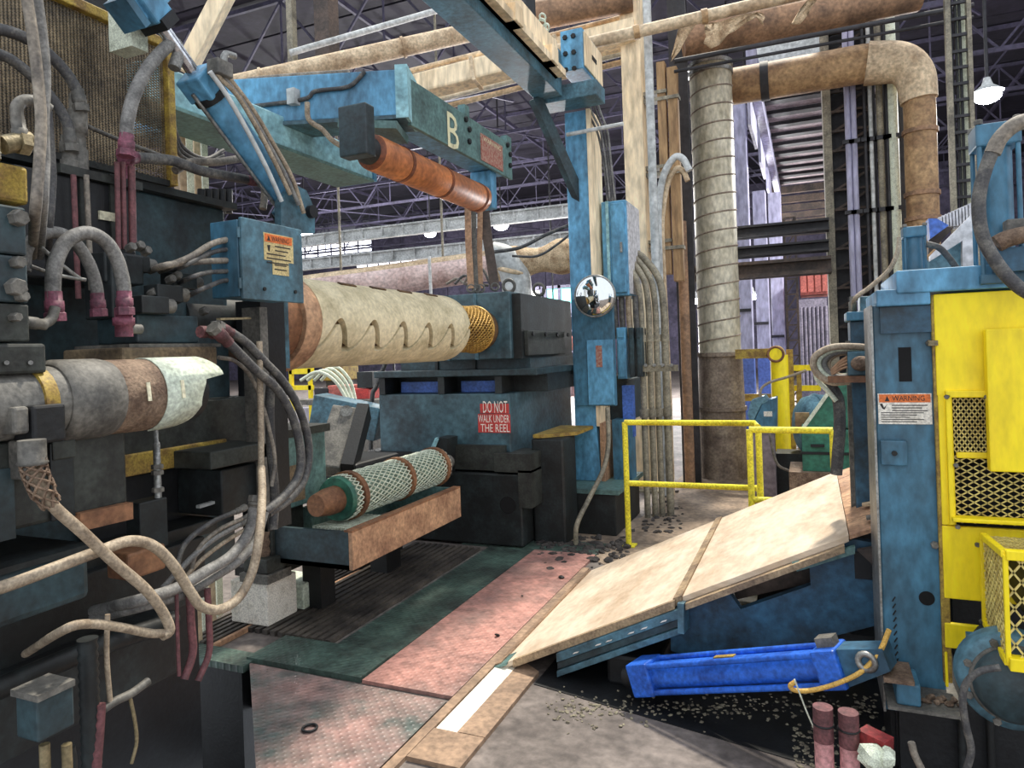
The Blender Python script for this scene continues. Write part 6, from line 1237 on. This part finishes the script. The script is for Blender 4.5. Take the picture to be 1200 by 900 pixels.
# yellow guard
GYa = 3.05
t = T('yellow_guard', 'yellow sheet steel machine guard with expanded metal windows', 'guard')
def gp(name, px0, py0, px1, py1, Y=GYa, d=.02, mt='yellow', bev=.004, under=None):
    a = Y_(px0, py0, Y); b = Y_(px1, py1, Y); return t.p(name, MB().box(a.x, b.x, Y, Y+d, b.z, a.z), mt, bevel=bev, under=under)
gp('upper_sheet', 1094, 345, 1400, 462); gp('side_strip', 1099, 462, 1121, 616); gp('mid_strip', 1161, 462, 1400, 536); gp('mid_bar', 1121, 530, 1162, 538)
gp('lower_sheet', 1104, 616, 1400, 728); gp('skirt_sheet', 1107, 730, 1150, 764); gp('skirt_leg', 1129, 764, 1144, 822); gp('skirt_sliver', 1107, 764, 1112, 806)
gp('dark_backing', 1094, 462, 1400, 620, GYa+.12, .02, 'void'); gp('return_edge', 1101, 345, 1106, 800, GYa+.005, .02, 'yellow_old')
gp('raised_panel', 1155, 386, 1400, 560, GYa-.06, .05); gp('window_ledge', 1117, 612, 1400, 622, GYa-.05, .06)
gp('window_frame', 1108, 458, 1162, 466, GYa-.02); gp('window_frame', 1108, 462, 1120, 616, GYa-.02)
def screen(name, px0, py0, px1, py1, Y, nu, nv, wd, mt='mesh_yellow'):
    a = Y_(px0, py1, Y); b = Y_(px1, py0, Y); t.p(name, MB().mesh_screen((a.x, Y, a.z), (b.x-a.x, 0, 0), (0, 0, b.z-a.z), nu, nv, wd, .004), mt, kind='stuff')
screen('screen', 1118, 466, 1161, 530, GYa+.01, 7, 8, .0045); screen('screen', 1120, 538, 1400, 612, GYa+.01, 17, 10, .0045)
for (px, py) in ((1109, 465), (1156, 465), (1120, 545), (1145, 638), (1150, 728), (1122, 617)): q = Y_(px, py, GYa-.02); t.p('guard_bolt', MB().hexb(q, (0, -1, 0), .009, .012), 'steel_dust')
t.p('brass_latch', MB().box(*(lambda q: (q.x-.02, q.x+.012, q.y-.02, q.y, q.z-.01, q.z+.01))(Y_(1094, 402, GYa))), 'brass'); t.done()
# cage
t = T('yellow_cage', 'yellow framed expanded metal cage bulging from the machine guard', 'cage'); CYf = 2.58
a = Y_(1152, 628, GYa-.06); xl = a.x; fx = Y_(1178, 660, CYf).x; zt_ = Y_(1185, 650, CYf).z; zb_ = Y_(1180, 776, CYf).z; zt2 = a.z; zb2 = Y_(1156, 730, GYa-.06).z
xr = 1.25
P_ = lambda x, y, z: V((x, y, z))
def fbar(p, q, w=.022): t.p('frame_bar', MB().beam(p, q, w, w), 'yellow', bevel=.003)
A_, B_, C_, D__ = P_(xl, GYa-.06, zt2), P_(fx, CYf, zt_), P_(fx, CYf, zb_), P_(xl, GYa-.06, zb2)
fbar(A_, B_); fbar(B_, C_, .014); fbar(C_, D__); fbar(D__, A_); fbar(B_, P_(xr, CYf, zt_), .03); fbar(C_, P_(xr, CYf, zb_), .04)
t.p('side_screen', MB().mesh_screen(D__, C_-D__, A_-D__, 8, 9, .005, .004), 'mesh_yellow', kind='stuff'); t.p('front_screen', MB().mesh_screen(C_, V((xr-fx, 0, 0)), B_-C_, 18, 6, .006, .004), 'mesh_yellow', kind='stuff'); t.p('top_screen', MB().mesh_screen(A_, V((xr-xl, 0, 0)), B_-A_-V((fx-xl, 0, 0)), 26, 9, .006, .004), 'mesh_yellow', kind='stuff')
t.p('dark_motor', MB().box(fx+.1, xr, CYf+.12, GYa-.02, zb_+.06, zt_-.06), 'machine_black', bevel=.02); t.done()
# round gear motor below
c = Y_(1197, 815, 2.62); t = T('flange_motor', 'round teal flange motor with bolted cover below the yellow cage', 'motor')
t.p('flange', MB().lathe(c+V((0, .16, 0)), (0, -1, 0), [(0, .158), (.06, .158), (.08, .15), (.085, .12)], 44), 'teal'); t.p('cover', MB().lathe(c+V((0, .075, 0)), (0, -1, 0), [(0, .12), (.03, .115), (.05, .1), (.06, .001)], 44), 'teal_dark', label='domed dark teal cover'); t.p('rim', MB().torus(c+V((0, .08, 0)), (0, -1, 0), .118, .012, 44, 8), 'steel_dust')
for k in range(8): an = k*math.pi/4+.4; q = c+V((.138*math.cos(an), .082, .138*math.sin(an))); t.p('flange_bolt', MB().hexb(q, (0, -1, 0), .013, .014), 'steel_dust')
t.p('body', MB().cyl(c+V((0, .16, 0)), c+V((.03, .4, 0)), .09, n=30), 'machine_dark'); t.p('mount', MB().box(Y_(1144, 765, 2.8).x, Y_(1165, 765, 2.8).x, 2.82, 2.98, Y_(1150, 790, 2.8).z, Y_(1150, 764, 2.8).z), 'machine_blue'); t.done()
pipe('motor_hose', 'black cable bending over the round flange motor down into the dark', pts([(1172, 782), (1150, 786), (1134, 798), (1128, 818), (1132, 850), (1138, 880), (1130, 910)], Y=2.55), .011, 'hose_black', 'cable', n=8)
pipe('floor_hose', 'short dark hose rising from the dark below the blue block', pts([(1068, 870), (1072, 885), (1082, 905)], Y=2.7), .012, 'hose_dust', 'hose', n=8)
